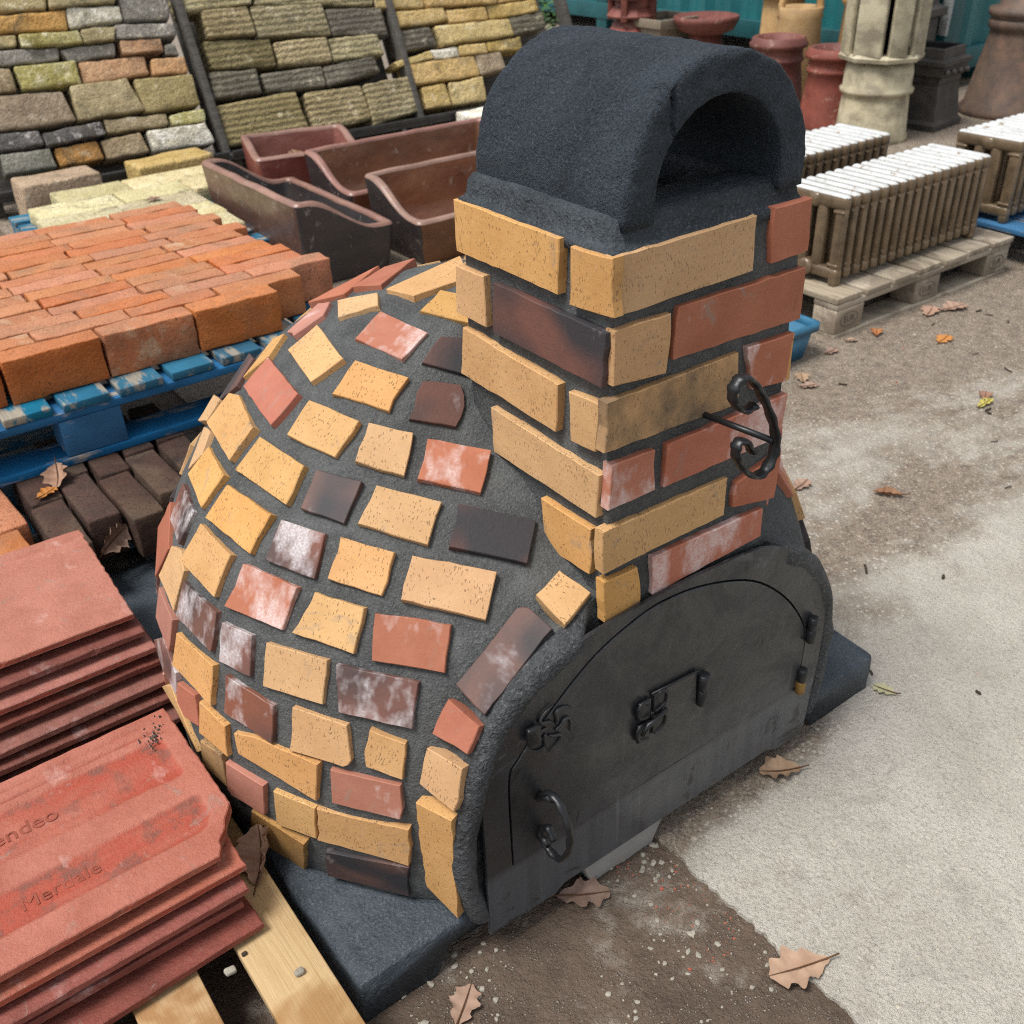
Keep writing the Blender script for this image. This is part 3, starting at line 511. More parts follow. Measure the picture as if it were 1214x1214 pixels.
for yv, sc in ((.02, 1.), (.004, .998), (-.007, .985), (-.0115, .965), (-.0115, .945), (-.006, .922), (.008, .90), (.012, .02)):
    r_ = bmesh.ops.extrude_edge_only(bm, edges=cur); nvs = [v for v in r_['geom'] if isinstance(v, bmesh.types.BMVert)]; cur = [e for e in r_['geom'] if isinstance(e, bmesh.types.BMEdge)]
    for v in nvs:
        w_ = max(0, min(1, (v.co.x + .045) / .03)) * max(0, min(1, (.365 - v.co.x) / .03)); v.co.y = yv + w_ * max(0, .022 - yv)
    if sc != 1.:
        prev = SC
        for v in nvs: v.co.x = CX + (v.co.x - CX) * sc / prev; v.co.z = .06 + (v.co.z - .06) * sc / prev
    SC = sc
    if sc > .91:
        for v in nvs: v.co += (nv(v.co, 25, .0022) + nv(v.co, 70, .0012)) * (1 if sc > .95 else .6)
bmesh.ops.recalc_face_normals(bm, faces=bm.faces)
me = bpy.data.meshes.new('mortar_dome'); bm.to_mesh(me); bm.free(); me.materials.append(M['mortar']); me.materials.append(M['rim_mortar'])
for p in me.polygons:
    p.use_smooth = True
    if p.center.y < .015: p.material_index = 1
dome = ob('dome', me, oven)

def tile_mesh(poly2, th, seed, rough_short=.0022, rough_long=.0007, bev=.0012, step=.016):
    """flat slip: outline in local xy (z=0 is the face), thickness th downward, chipped outline"""
    r = random.Random(seed); n = len(poly2); out = []
    L = [math.dist(poly2[i], poly2[(i + 1) % n]) for i in range(n)]; med = sorted(L)[n // 2]
    for i in range(n):
        a = Vector(poly2[i]); b = Vector(poly2[(i + 1) % n]); d = b - a; k = max(2, int(d.length / step)); nrm = Vector((d.y, -d.x)).normalized()
        broken = (abs(d.x) < abs(d.y)) and r.random() < .75
        amp = rough_short if broken else rough_long; ph = r.random() * 50; bow = r.uniform(-1, 1) * amp * 1.2
        for s in range(k):
            t = s / k; o_ = 0 if s == 0 else amp * 1.6 * noise.noise(Vector((ph + t * d.length * 55, seed * .37, i))) + bow * math.sin(math.pi * t)
            out.append(a + d * t + nrm * o_ + (Vector((r.uniform(-1, 1), r.uniform(-1, 1))) * .0006 if s else Vector((0, 0))))
    m = len(out); c = sum(out, Vector((0, 0))) / m
    def ins(p, d): q = p - c; return c + q * (1 - d / max(q.length, .01))
    tilt = (r.uniform(-1, 1) * .015, r.uniform(-1, 1) * .015)
    def H(p): return p.x * tilt[0] + p.y * tilt[1]
    top = [Vector((*ins(p, bev), H(p))) for p in out]; mid = [Vector((p.x, p.y, H(p) - bev)) for p in out]; low = [Vector((p.x, p.y, -th)) for p in out]
    V, F = loft([low, mid, top], False, True); return V, F
def make_slip(name, pts, mat, parent, normal, th=.016, seed=0, lift=0., **kw):
    P = [Vector(p) for p in pts]; n = len(P); c = sum(P, Vector()) / n
    nn_ = Vector()
    for i in range(n): nn_ += (P[i] - c).cross(P[(i + 1) % n] - c)
    nn_.normalize()
    if nn_.dot(normal) < 0: nn_ = -nn_
    if dent(c.x, c.y) < .004 and c.y > .12:
        if nn_.dot(normal) < .93: nn_ = Vector(normal).normalized()
    elif nn_.dot(normal) < .75: nn_ = (nn_ + Vector(normal) * 1.5).normalized()
    # long axis
    e = [(P[(i + 1) % n] - P[i]) for i in range(n)]
    hor = Vector((0, 0, 1)).cross(nn_)
    if hor.length < .2: hor = max(e, key=lambda q: q.length)
    bestd = max(e, key=lambda q: abs(q.normalized().dot(hor.normalized())) * q.length + .3 * q.length)
    x = (bestd - nn_ * bestd.dot(nn_)).normalized(); y = nn_.cross(x)
    loc = [((p - c).dot(x), (p - c).dot(y)) for p in P]
    area = sum(loc[i][0] * loc[(i + 1) % n][1] - loc[(i + 1) % n][0] * loc[i][1] for i in range(n))
    if area < 0: loc = loc[::-1]
    v, f = tile_mesh(loc, th, seed, **kw)
    me = mesh(name, v, f, mat); c = c + nn_ * lift
    mw = Matrix(((x.x, y.x, nn_.x, c.x), (x.y, y.y, nn_.y, c.y), (x.z, y.z, nn_.z, c.z), (0, 0, 0, 1)))
    return ob(name, me, parent, mw)
TMAT = {'Y': 'yellow_clay', 'R': 'red_clay', 'P': 'pale_red_clay', 'D': 'dark_clay', 'W': 'frosted_clay', 'S': 'yellow_clay_sooty', 'B': 'brown_clay'}
def enorm(p): return Vector(((p[0] - CX) / AT ** 2, (max(p[1], .045) - CY) / AT ** 2, (p[2] - CZ) / CT ** 2)).normalized()
samples = []
for i, (k, pts) in enumerate(TILES):
    n = len(pts); c = [sum(p[a] for p in pts) / n for a in range(3)]
    size = max(math.dist(pts[a], pts[b]) for a in range(n) for b in range(n))
    make_slip('brick_slip', pts, TMAT[k], dome, enorm(c), .02, 100 + i, lift=min(.003, size * size / 9.6 * .35))
    samples.append(Vector(c))
    for a in range(n): samples.append(Vector(pts[a])); samples.append((Vector(pts[a]) + Vector(pts[(a + 1) % n])) / 2)
# slips round the sides that this photograph cannot show, laid in the same courses
r = random.Random(21); cnt = 0
row = 0; lat = -.10
while lat < 1.35:
    hgt = .064; dl = hgt / .6; rad = AT * math.cos(lat + dl / 2); ang = r.random() * .2
    while ang < 2 * math.pi - .06:
        ln = r.choice([.075, .09, .1, .115, .13, .15]) if rad > .2 else .07; da = ln / max(rad, .05)
        def pt(a, l):
            p = Vector((CX + AT * math.cos(l) * math.cos(a), CY + AT * math.cos(l) * math.sin(a), CZ + CT * math.sin(l)))
            p.z -= dent(p.x, p.y) if l > 0 else 0; return p
        q = [pt(ang, lat), pt(ang + da, lat), pt(ang + da, lat + dl), pt(ang, lat + dl)]
        c = sum(q, Vector()) / 4; test = q + [c] + [(q[a] + q[(a + 1) % 4]) / 2 for a in range(4)]
        ok = all(p.y > .055 for p in q) and not any(-.03 < p.x < .35 and p.y < .335 and p.z > .5 for p in test)
        if ok and min((s - t).length for s in samples for t in test) < .035: ok = False
        if ok and c.x < CX + .1 and enorm(c).dot((CAM - c).normalized()) > .12: ok = False
        if ok:
            make_slip('brick_slip', q, TMAT[r.choices('YRPDW', [12, 4, 3, 3, 2])[0]], dome, enorm(c), .02, 500 + cnt, lift=min(.004, ln * ln / 9.6 * .5)); cnt += 1
        ang += da + .022 / max(rad, .05)
    lat += dl + .019 / .6; row += 1

# chimney
chim = None
def wall_grid(x0, x1, y0, y1, z0, z1, hole):
    L = []; n = 14
    def ring(x0, x1, y0, y1, z, amp):
        pts = []
        for a, b in (((x0, y0), (x1, y0)), ((x1, y0), (x1, y1)), ((x1, y1), (x0, y1)), ((x0, y1), (x0, y0))):
            for k in range(n):
                t = k / n; p = Vector((a[0] + (b[0] - a[0]) * t, a[1] + (b[1] - a[1]) * t, z)); pts.append(p + nv(p, 30, amp) + nv(p, 90, amp * .6))
        return pts
    for k in range(36): L.append(ring(x0, x1, y0, y1, z0 + (z1 - z0) * k / 35, .0022))
    hx0, hx1, hy0, hy1 = hole
    L.append(ring(hx0, hx1, hy0, hy1, z1, .001)); L.append(ring(hx0, hx1, hy0, hy1, z1 - .35, .001))
    return loft(L, True, True)
chim = part('chimney', wall_grid(.011, .316, .0095, .300, .50, 1.004, (.09, .24, .09, .23)), 'mortar', oven); fixn(chim.data)
for i, (k, pts) in enumerate(LEFT): make_slip('brick_slip', [(0, a, b) for a, b in pts], TMAT[k], chim, Vector((-1, 0, 0)), .015, 300 + i)
for i, (k, pts) in enumerate(FRONT): make_slip('brick_slip', [(a, 0, b) for a, b in pts], TMAT[k], chim, Vector((0, -1, 0)), .015, 330 + i)
for i in range(5):        # right and back faces, same courses
    z0 = .945 - .087 * i
    for j, (a, b) in enumerate([(.004, .19), (.212, .302)] if i % 2 else [(.004, .10), (.122, .302)]):
        make_slip('brick_slip', [(.325, a, z0), (.325, b, z0), (.325, b, z0 + .066), (.325, a, z0 + .066)], TMAT['YRYPD'[(i + j) % 5]], chim, Vector((1, 0, 0)), .015, 360 + i * 4 + j)
        if i < 3: make_slip('brick_slip', [(a + .01, .309, z0), (b + .01, .309, z0), (b + .01, .309, z0 + .066), (a + .01, .309, z0 + .066)], TMAT['RYYDY'[(i + j) % 5]], chim, Vector((0, 1, 0)), .015, 400 + i * 4 + j)
# collar
def rect_ring(x0, x1, y0, y1, z, n=22, amp=.0, dip=0.):
    pts = []
    for a, b in (((x0, y0), (x1, y0)), ((x1, y0), (x1, y1)), ((x1, y1), (x0, y1)), ((x0, y1), (x0, y0))):
        for k in range(n):
            t = k / n; p = Vector((a[0] + (b[0] - a[0]) * t, a[1] + (b[1] - a[1]) * t, z))
            q = nv(p, 22, amp) + nv(p, 60, amp * .5); pts.append(p + q)
    return pts
L = [rect_ring(.006, .318, .005, .304, 1.0), rect_ring(.007, .317, .006, .303, 1.0115, amp=.0010), rect_ring(.011, .313, .011, .299, 1.0130, amp=.0012), rect_ring(.0145, .3095, .0150, .2955, 1.019, amp=.002), rect_ring(.0165, .3080, .0175, .2935, 1.034, amp=.0022),
     rect_ring(.022, .303, .023, .289, 1.0425, amp=.002), rect_ring(.045, .290, .045, .270, 1.044, amp=.0018), rect_ring(.085, .258, .080, .245, 1.044, amp=.0015), rect_ring(.088, .254, .084, .240, 1.036, amp=.001), rect_ring(.092, .25, .09, .235, .98), rect_ring(.092, .25, .09, .235, .80)]
collar = part('mortar_collar', loft(L, True, True), 'black_collar', oven); fixn(collar.data)
# cowl: half round ridge over the flue
RO, RI, KX, KZ = .143, .099, .170, 1.052
def cowl():
    na, ny = 96, 60; leg = .022
    A_ = [('l', t) for t in (-1., -.5)] + [('a', math.pi * k / na) for k in range(na + 1)] + [('r', t) for t in (-.5, -1.)]
    def base_pt(rad, q, y):
        if q[0] == 'a': return Vector((KX + rad * math.cos(q[1]), y, KZ + rad * math.sin(q[1]))), Vector((math.cos(q[1]), 0, math.sin(q[1])))
        sg = 1 if q[0] == 'l' else -1
        return Vector((KX + sg * rad, y, KZ + q[1] * leg)), Vector((sg, 0, 0))
    def P(rad, q, y):
        p, n = base_pt(rad, q, y)
        if rad > .12:
            d = .0022 * nz(p, 22) + .0016 * nz(p, 80) + .0010 * nz(p, 170)
            a = q[1] if q[0] == 'a' else (0 if q[0] == 'l' else math.pi)
            crack = math.exp(-((a - 2.24 - .06 * nz((y, 0, 0), 60)) / .020) ** 2) * max(0, 1 - (y - .012) / .035)
            p = p + n * (d - .016 * crack)
        return p
    ys_ = [.012, .0135] + [.012 + .278 * i / ny for i in range(1, ny)] + [.2885, .29]
    out = [[P(RO - (.0025 if y in (.012, .29) else (.0006 if y in (.0135, .2885) else 0)), q, y) for q in A_] for y in ys_]
    def face(yv, rads):
        L = []
        for rad in rads:
            row = []
            for q in A_:
                p, n = base_pt(rad, q, yv); a = q[1] if q[0] == 'a' else 0
                crack = math.exp(-((a - 2.27 + (rad - .125) * 6) / .022) ** 2) * .006 if q[0] == 'a' else 0
                row.append(p + Vector((0, .0022 * nz(p, 45) + .0012 * nz(p, 130) + (crack if yv < .1 else 0), 0)) + nv(p, 70, .0010))
            L.append(row)
        return L
    front = face(.0105, [.138, .132, .126, .118, .110, .1015]); back = face(.2915, [.138, .122, .1015])
    inn = [[P(RI + .001 * nz((q[1], y, 2), 9), q, y) for q in A_] for y in [.0125] + [.012 + .278 * i / 10 for i in range(1, 10)] + [.2895]]
    strips = out[::-1] + front + inn + back[::-1] + [out[-1]]
    V, F = loft(strips, closed=False); n = len(A_); k = len(strips)
    F.append([j * n for j in range(k - 1)]); F.append([j * n + n - 1 for j in range(k - 1)])
    return V, F
cw = part('cowl', cowl(), 'black_render', oven); fixn(cw.data)
# steel front
CXP = .133
def poly_r(poly, ang, c):
    d = Vector((math.cos(ang), math.sin(ang))); best = None
    for i in range(len(poly)):
        a = Vector(poly[i]) - c; b = Vector(poly[(i + 1) % len(poly)]) - c; e = b - a; den = d.x * e.y - d.y * e.x
        if abs(den) < 1e-12: continue
        t = (a.x * e.y - a.y * e.x) / den; u = (a.x * d.y - a.y * d.x) / den
        if t > 0 and -1e-9 <= u <= 1 + 1e-9 and (best is None or t > best): best = t
    return best
def smoothpoly(pts): 
    return [(p.x, p.y) for p in smooth_path([(a, b, 0) for a, b in pts], 5)]
outer = smoothpoly([(-.211, .24), (-.212, .36), (-.203, .40), (-.156, .456), (-.118, .483), (-.06, .512), (.0, .522), (.13, .527), (.26, .520), (.31, .510), (.365, .482), (.43, .425), (.466, .37), (.478, .29), (.478, .2)]) + [(.466, .047), (.40, .045), (.398, .058), (-.085, .06), (-.088, .048), (-.212, .05)]
doorp = smoothpoly([(-.166, .20), (-.166, .34), (-.150, .372), (-.108, .415), (-.03, .475), (.04, .503), (.10, .512), (.18, .501), (.28, .462), (.36, .395), (.415, .32), (.43, .27), (.43, .22)]) + [(.43, .176), (-.166, .172)]
pc = Vector((CXP, .26))
angs = sorted(set([round(2 * math.pi * i / 150, 5) for i in range(150)] + [round(math.atan2(p[1] - pc.y, p[0] - pc.x) % (2 * math.pi), 5) for p in outer + doorp]))
def ringp(poly, y, g=0.): return [Vector((pc.x + math.cos(a) * (poly_r(poly, a, pc) + g), y, pc.y + math.sin(a) * (poly_r(poly, a, pc) + g))) for a in angs]
pl = part('front_plate', loft([ringp(outer, -.003), ringp(outer, -.0085), ringp(outer, -.009, -.0006), ringp(doorp, -.009, .0034), ringp(doorp, -.0085, .003), ringp(doorp, -.003, .003), ringp(outer, -.003)]), 'plate_steel', oven, smooth=False); fixn(pl.data)
door = part('door', loft([ringp(doorp, -.004), ringp(doorp, -.0095, 0), ringp(doorp, -.0105, -.001), [Vector((pc.x + (p.x - pc.x) * .5, -.0105, pc.y + (p.z - pc.y) * .5)) for p in ringp(doorp, 0)]], True, True), 'black_steel', oven, smooth=False); fixn(door.data)
def hinge(name, x, z, parent, mat='wrought_iron', h=.05, r_=.0085, yv=-.016):
    v1, f1 = lathe([(0, z - h / 2), (r_ * .9, z - h / 2), (r_, z - h / 2 + .001), (r_, z - .001), (r_ * .9, z), (0, z)], 16, x, yv)
    lo = part(name, (v1, f1), mat, parent)
    v1, f1 = lathe([(0, z), (r_ * .9, z), (r_, z + .001), (r_, z + h / 2 - .001), (r_ * .85, z + h / 2), (0, z + h / 2)], 16, x, yv)
    part(name, (v1, f1), 'wrought_iron', parent)
hinge('hinge', .437, .297, door); hinge('hinge', .430, .19, door, 'brass_worn', .052)
flap = [(.083, .276), (.177, .272), (.172, .350), (.083, .356)]
fl = part('vent_flap', loft([[Vector((x, y, z)) for x, z in flap] for y in (-.0105, -.014)], True, True), 'black_steel', door, smooth=False); fixn(fl.data)
part('vent_flap_rim', tube([(.081, -.0145, .3575), (.174, -.0145, .3515)], .0022, 8), 'wrought_iron', door)
hinge('vent_hinge', .187, .309, door, h=.058, r_=.0095)
def scrollwork(cx, cz, s, seed):
    r = random.Random(seed); parts = []
    for k in range(6):
        a = k * math.pi / 3 + .3; P = []
        for t in range(8):
            u = t / 7; rr = s * (.25 + .75 * u); b = a + .9 * math.sin(u * 3.0)
            P.append((cx + rr * math.cos(b), -.0125, cz + rr * math.sin(b)))
        parts.append(tube(smooth_path(P, 2), [.0012 + .0018 * math.sin(math.pi * min(1, .15 + i / 15)) for i in range(15)], 6, up=(0, 1, 0)))
    return joinvf(parts)
def ring(cx, cz, rad, r_=.0012, y=-.0115):
    return tube([(cx + rad * math.cos(a), y, cz + rad * math.sin(a)) for a in [2 * math.pi * i / 40 for i in range(41)]], r_, 5, up=(0, 1, 0))
part('rosette', scrollwork(-.100, .398, .040, 1), 'black_steel', door)
lv, lf = rbox((.022, .010, .030), .004, (2, 2, 2), .002, 60, 3)
part('latch_knob', ([v + Vector((-.131, -.016, .408)) for v in lv], lf), 'wrought_iron', door)
orn = []
for (ox, oz, fx) in ((.068, .335, -1), (.068, .292, -1), (.096, .338, 1), (.096, .296, 1)):
    orn.append(tube(smooth_path([(ox - fx * .008, -.016, oz - .016), (ox + fx * .010, -.017, oz - .010), (ox + fx * .013, -.017, oz + .010), (ox + fx * .002, -.016, oz + .017), (ox - fx * .006, -.016, oz + .008)], 4), .0032, 8, up=(0, 1, 0)))
    v, f = rbox((.024, .006, .036), .003, (1, 1, 1)); orn.append(([q + Vector((ox, -.0145, oz)) for q in v], f))
part('vent_latch_ornament', joinvf(orn), 'wrought_iron', door)
part('vent_latch', tube([(.058, -.023, .296), (.070, -.024, .312), (.085, -.024, .313), (.105, -.023, .322), (.108, -.022, .316)], [.003, .005, .0035, .004, .002], 8, up=(0, 1, 0)), 'wrought_iron', door)
hp = smooth_path([(-.12, -.012, .277), (-.12, -.031, .306), (-.12, -.056, .306), (-.12, -.076, .274), (-.12, -.074, .228), (-.12, -.052, .192), (-.12, -.024, .194), (-.12, -.014, .214), (-.12, -.030, .236), (-.12, -.044, .222)], 5)
part('door_handle', joinvf([tube(hp, [.0062 + .0012 * math.sin(i * 1.9) for i in range(len(hp))], 8, up=(1, 0, 0), flat=.6), tube([(-.12, -.01, .285), (-.12, -.04, .302)], .006, 8), tube([(-.12, -.01, .20), (-.12, -.03, .200)], .006, 8)]), 'wrought_iron', door)
sp = smooth_path([(.128, -.105, .838), (.112, -.105, .836), (.095, -.105, .849), (.089, -.105, .868), (.100, -.105, .880), (.118, -.105, .872), (.140, -.105, .845), (.163, -.105, .806), (.174, -.105, .772), (.166, -.105, .746), (.147, -.105, .737), (.124, -.105, .752), (.106, -.105, .778), (.105, -.105, .795), (.118, -.105, .795), (.132, -.105, .776)], 5)
part('damper_handle', tube(sp, [.0085 + .0012 * math.sin(i * 1.7) for i in range(len(sp))], 8, up=(0, 1, 0), flat=.42), 'wrought_iron', chim)
part('damper_rod', tube([(.160, .012, .7725), (.172, -.103, .775)], .0042, 8), 'wrought_iron', chim)

# ------------------------------------------------------------------ pallets
def pallet(name, label, x0, x1, y0, y1, ztop, mat, deck_along='Y', nb=7, group=None, bottom=True, zbot=0., gap=.03, mat2=None, stamps=False, worn=None, seed=0):
    """block pallet: deck boards, stringer boards, blocks, bottom boards - every board a part"""
    r = random.Random(seed + 50); root = tag(empty(name, ((x0 + x1) / 2, (y0 + y1) / 2, zbot)), label, 'pallet', group)
    mat2 = mat2 or mat; T = .020; zt = ztop
    Lx, Ly = x1 - x0, y1 - y0
    def b(nm, X0, X1, Y0, Y1, Z0, Z1, mm, rot=False):
        # board local x runs along its length so the grain follows it
        lx, ly, lz = X1 - X0, Y1 - Y0, Z1 - Z0; c = Vector(((X0 + X1) / 2, (Y0 + Y1) / 2, (Z0 + Z1) / 2))
        if ly > lx: v, f = rbox((ly, lx, lz), .003, (6, 1, 1), .0012, 9, r.random() * 9); mw = Matrix.Translation(c) @ Matrix.Rotation(math.pi / 2, 4, 'Z')
        else: v, f = rbox((lx, ly, lz), .003, (6, 1, 1), .0012, 9, r.random() * 9); mw = Matrix.Translation(c)
        return part(nm, (v, f), mm, root, True, mw)
    def pick(): return worn if (worn and r.random() < .35) else mat
    if deck_along == 'Y':
        w = (Lx - gap * (nb - 1)) / nb
        for i in range(nb):
            a = x0 + i * (w + gap); b('deck_board', a, a + w, y0 + r.uniform(-.006, .004), y1 + r.uniform(-.004, .006), zt - T, zt, pick())
        lines = [(y0, y0 + .1), ((y0 + y1) / 2 - .05, (y0 + y1) / 2 + .05), (y1 - .1, y1)]
        cols = [(x0, x0 + .145), ((x0 + x1) / 2 - .072, (x0 + x1) / 2 + .072), (x1 - .145, x1)]
        for (a, c) in lines:
            b('stringer_board', x0 + .002, x1 - .002, a + .002, c - .002, zt - 2 * T - .001, zt - T - .001, mat2)
            for k, (p, q) in enumerate(cols):
                bl = b('block', p + .003, q - .003, a + .003, c - .003, zbot + T + .001, zt - 2 * T - .002, mat2)
                if stamps and a == y0 and k in (0, 1, 2):
                    stamp(bl, (p + q) / 2, a + .0022, (zbot + zt - T) / 2)
            b('bottom_board', x0 + .004, x1 - .004, a + .001, c - .001, zbot, zbot + T, mat2)
    else:
        w = (Ly - gap * (nb - 1)) / nb
        for i in range(nb):
            a = y0 + i * (w + gap); b('deck_board', x0 + r.uniform(-.01, .01), x1 + r.uniform(-.006, .006), a, a + w, zt - T, zt, pick())
        for (a, c) in [(x0, x0 + .1), ((x0 + x1) / 2 - .05, (x0 + x1) / 2 + .05), (x1 - .1, x1)]:
            b('stringer_board', a + .002, c - .002, y0 + .002, y1 - .002, zt - 2 * T - .001, zt - T - .001, mat2)
            for (p, q) in [(y0, y0 + .145), ((y0 + y1) / 2 - .07, (y0 + y1) / 2 + .07), (y1 - .145, y1)]:
                b('block', a + .003, c - .003, p + .003, q - .003, zbot + T + .001, zt - 2 * T - .002, mat2)
            b('bottom_board', a + .001, c - .001, y0 + .004, y1 - .004, zbot, zbot + T, mat2)
    return root
def text_mesh(txt, size, depth):
    cu = bpy.data.curves.new('t', 'FONT'); cu.body = txt; cu.size = size; cu.extrude = depth; cu.align_x = 'CENTER'; cu.align_y = 'CENTER'; cu.resolution_u = 3
    o = bpy.data.objects.new('t', cu); COL.objects.link(o); bpy.context.view_layer.update()
    me = bpy.data.meshes.new_from_object(o.evaluated_get(bpy.context.evaluated_depsgraph_get())); bpy.data.objects.remove(o); return me
def stamp(parent, x, y, z):
    me = text_mesh('EUR', .030, .0004); me.materials.clear(); me.materials.append(M['stamp_ink'])
    ob('stamp', me, parent, Matrix.Translation((x, y, z)) @ Matrix.Rotation(math.pi / 2, 4, 'X'))
    part('stamp_ring', tube([(x + .043 * math.cos(a), y, z + .024 * math.sin(a)) for a in [2 * math.pi * i / 36 for i in range(37)]], .0012, 5, up=(0, 1, 0)), 'stamp_ink', parent)

# near timber pallet, under the roof tiles
pallet('timber_pallet', 'yellow timber pallet under the stacks of red roof tiles', -1.40, -.438, -.12, 1.0, .118, 'timber', 'Y', 7, gap=.055, worn='timber_grey', seed=2)
# blue pallets
pallet('blue_pallet', 'bright blue pallet carrying the layer of orange bricks', -.95, .40, 1.44, 2.50, .388, 'blue_timber_worn', 'Y', 11, zbot=.238, gap=.022, mat2='blue_timber', seed=3)
pallet('blue_pallet', 'worn blue pallet at ground level below the dark bricks', -1.0, -.165, 1.215, 2.3, .135, 'blue_timber_worn', 'X', 7, gap=.05, seed=4)

# ------------------------------------------------------------------ orange bricks
variants = []
for i in range(10):
    v, f = rbox((.213, .0665, .102), .0035, (8, 3, 4), .0034, 22, i + 1)
    variants.append(mesh('brick', v, f, 'orange_brick_worn' if i % 4 == 3 else 'orange_brick', True))
r = random.Random(5)
ends = [.24, .335, .455, .41, .41, .385, .375, .36, .40, .35, .38, .35, .36, .34]
for j in range(14):
    y = 1.535 + .0685 * j; x = ends[j] - .1075; k = 0
    while x > -.86:
        o = ob('brick', variants[r.randrange(10)], None, Matrix.Translation((x + r.uniform(-.002, .002), y + r.uniform(-.0015, .0015), .4405 + r.uniform(0, .003))) @ Matrix.Rotation(r.choice([0, math.pi]) + r.uniform(-.008, .008), 4, 'Z'))
        where = 'right-hand end' if k == 0 else ORD[k] + ' from the right'
        tag(o, f'orange brick, {where} of {ORD[j]} row from the front', 'brick', 'orange bricks on the blue pallet')
        x -= .2165 + r.uniform(0, .004); k += 1
# dark bricks poking out under the blue pallet
dv = []
for i in range(4):
    v, f = rbox((.068, .215, .10), .005, (2, 6, 3), .0025, 14, 30 + i); dv.append(mesh('brick', v, f, 'dark_brick', True))
dk = [(-.435, 1.205, 0, 'leftmost of the front dark row, ridged top'), (-.356, 1.285, .02, 'second in the dark row, set back beside a curled leaf'), (-.278, 1.235, .03, 'third in the dark row, pushed furthest forward'), (-.199, 1.30, .02, 'fourth in the dark row, beside the oven dome'), (-.118, 1.315, 0, 'last in the dark row, almost hidden by the oven dome')]
for i, (x, y, a, t) in enumerate(dk):
    o = ob('brick', dv[i % 4], None, Matrix.Translation((x, y, .1865)) @ Matrix.Rotation(a, 4, 'Z')); tag(o, 'dark brown burnt brick, ' + t, 'brick', 'dark bricks under the blue pallet')
    o = ob('brick', dv[(i + 1) % 4], None, Matrix.Translation((x + .004, y + .225, .1865)) @ Matrix.Rotation(a * .3, 4, 'Z')); tag(o, f'shaded dark brick under the blue pallet, {ORD[i]} from left in rear row', 'brick', 'dark bricks under the blue pallet')
for i in range(5):
    x = -.66 - .075 * i
    o = ob('brick', dv[i % 4], None, Matrix.Translation((x, 1.48, .1865))); tag(o, f'dark brick in shade far under the blue pallet, {ORD[i]} behind the small orange bricks', 'brick', 'dark bricks under the blue pallet')
for i, (x, y, t) in enumerate([(-.545, 1.14, 'nearest the yellow leaf'), (-.64, 1.12, 'left of the one by the yellow leaf'), (-.535, 1.36, 'lying behind the one by the yellow leaf')]):
    v, f = rbox((.085, .213, .10), .006, (2, 6, 3), .003, 14, 60 + i)
    o = ob('brick', mesh('brick', v, f, 'orange_brick', True), None, Matrix.Translation((x, y, .1865)) @ Matrix.Rotation(.05, 4, 'Z')); tag(o, 'smooth orange brick low beside the roof tiles, ' + t, 'brick', 'orange bricks beside the roof tiles')

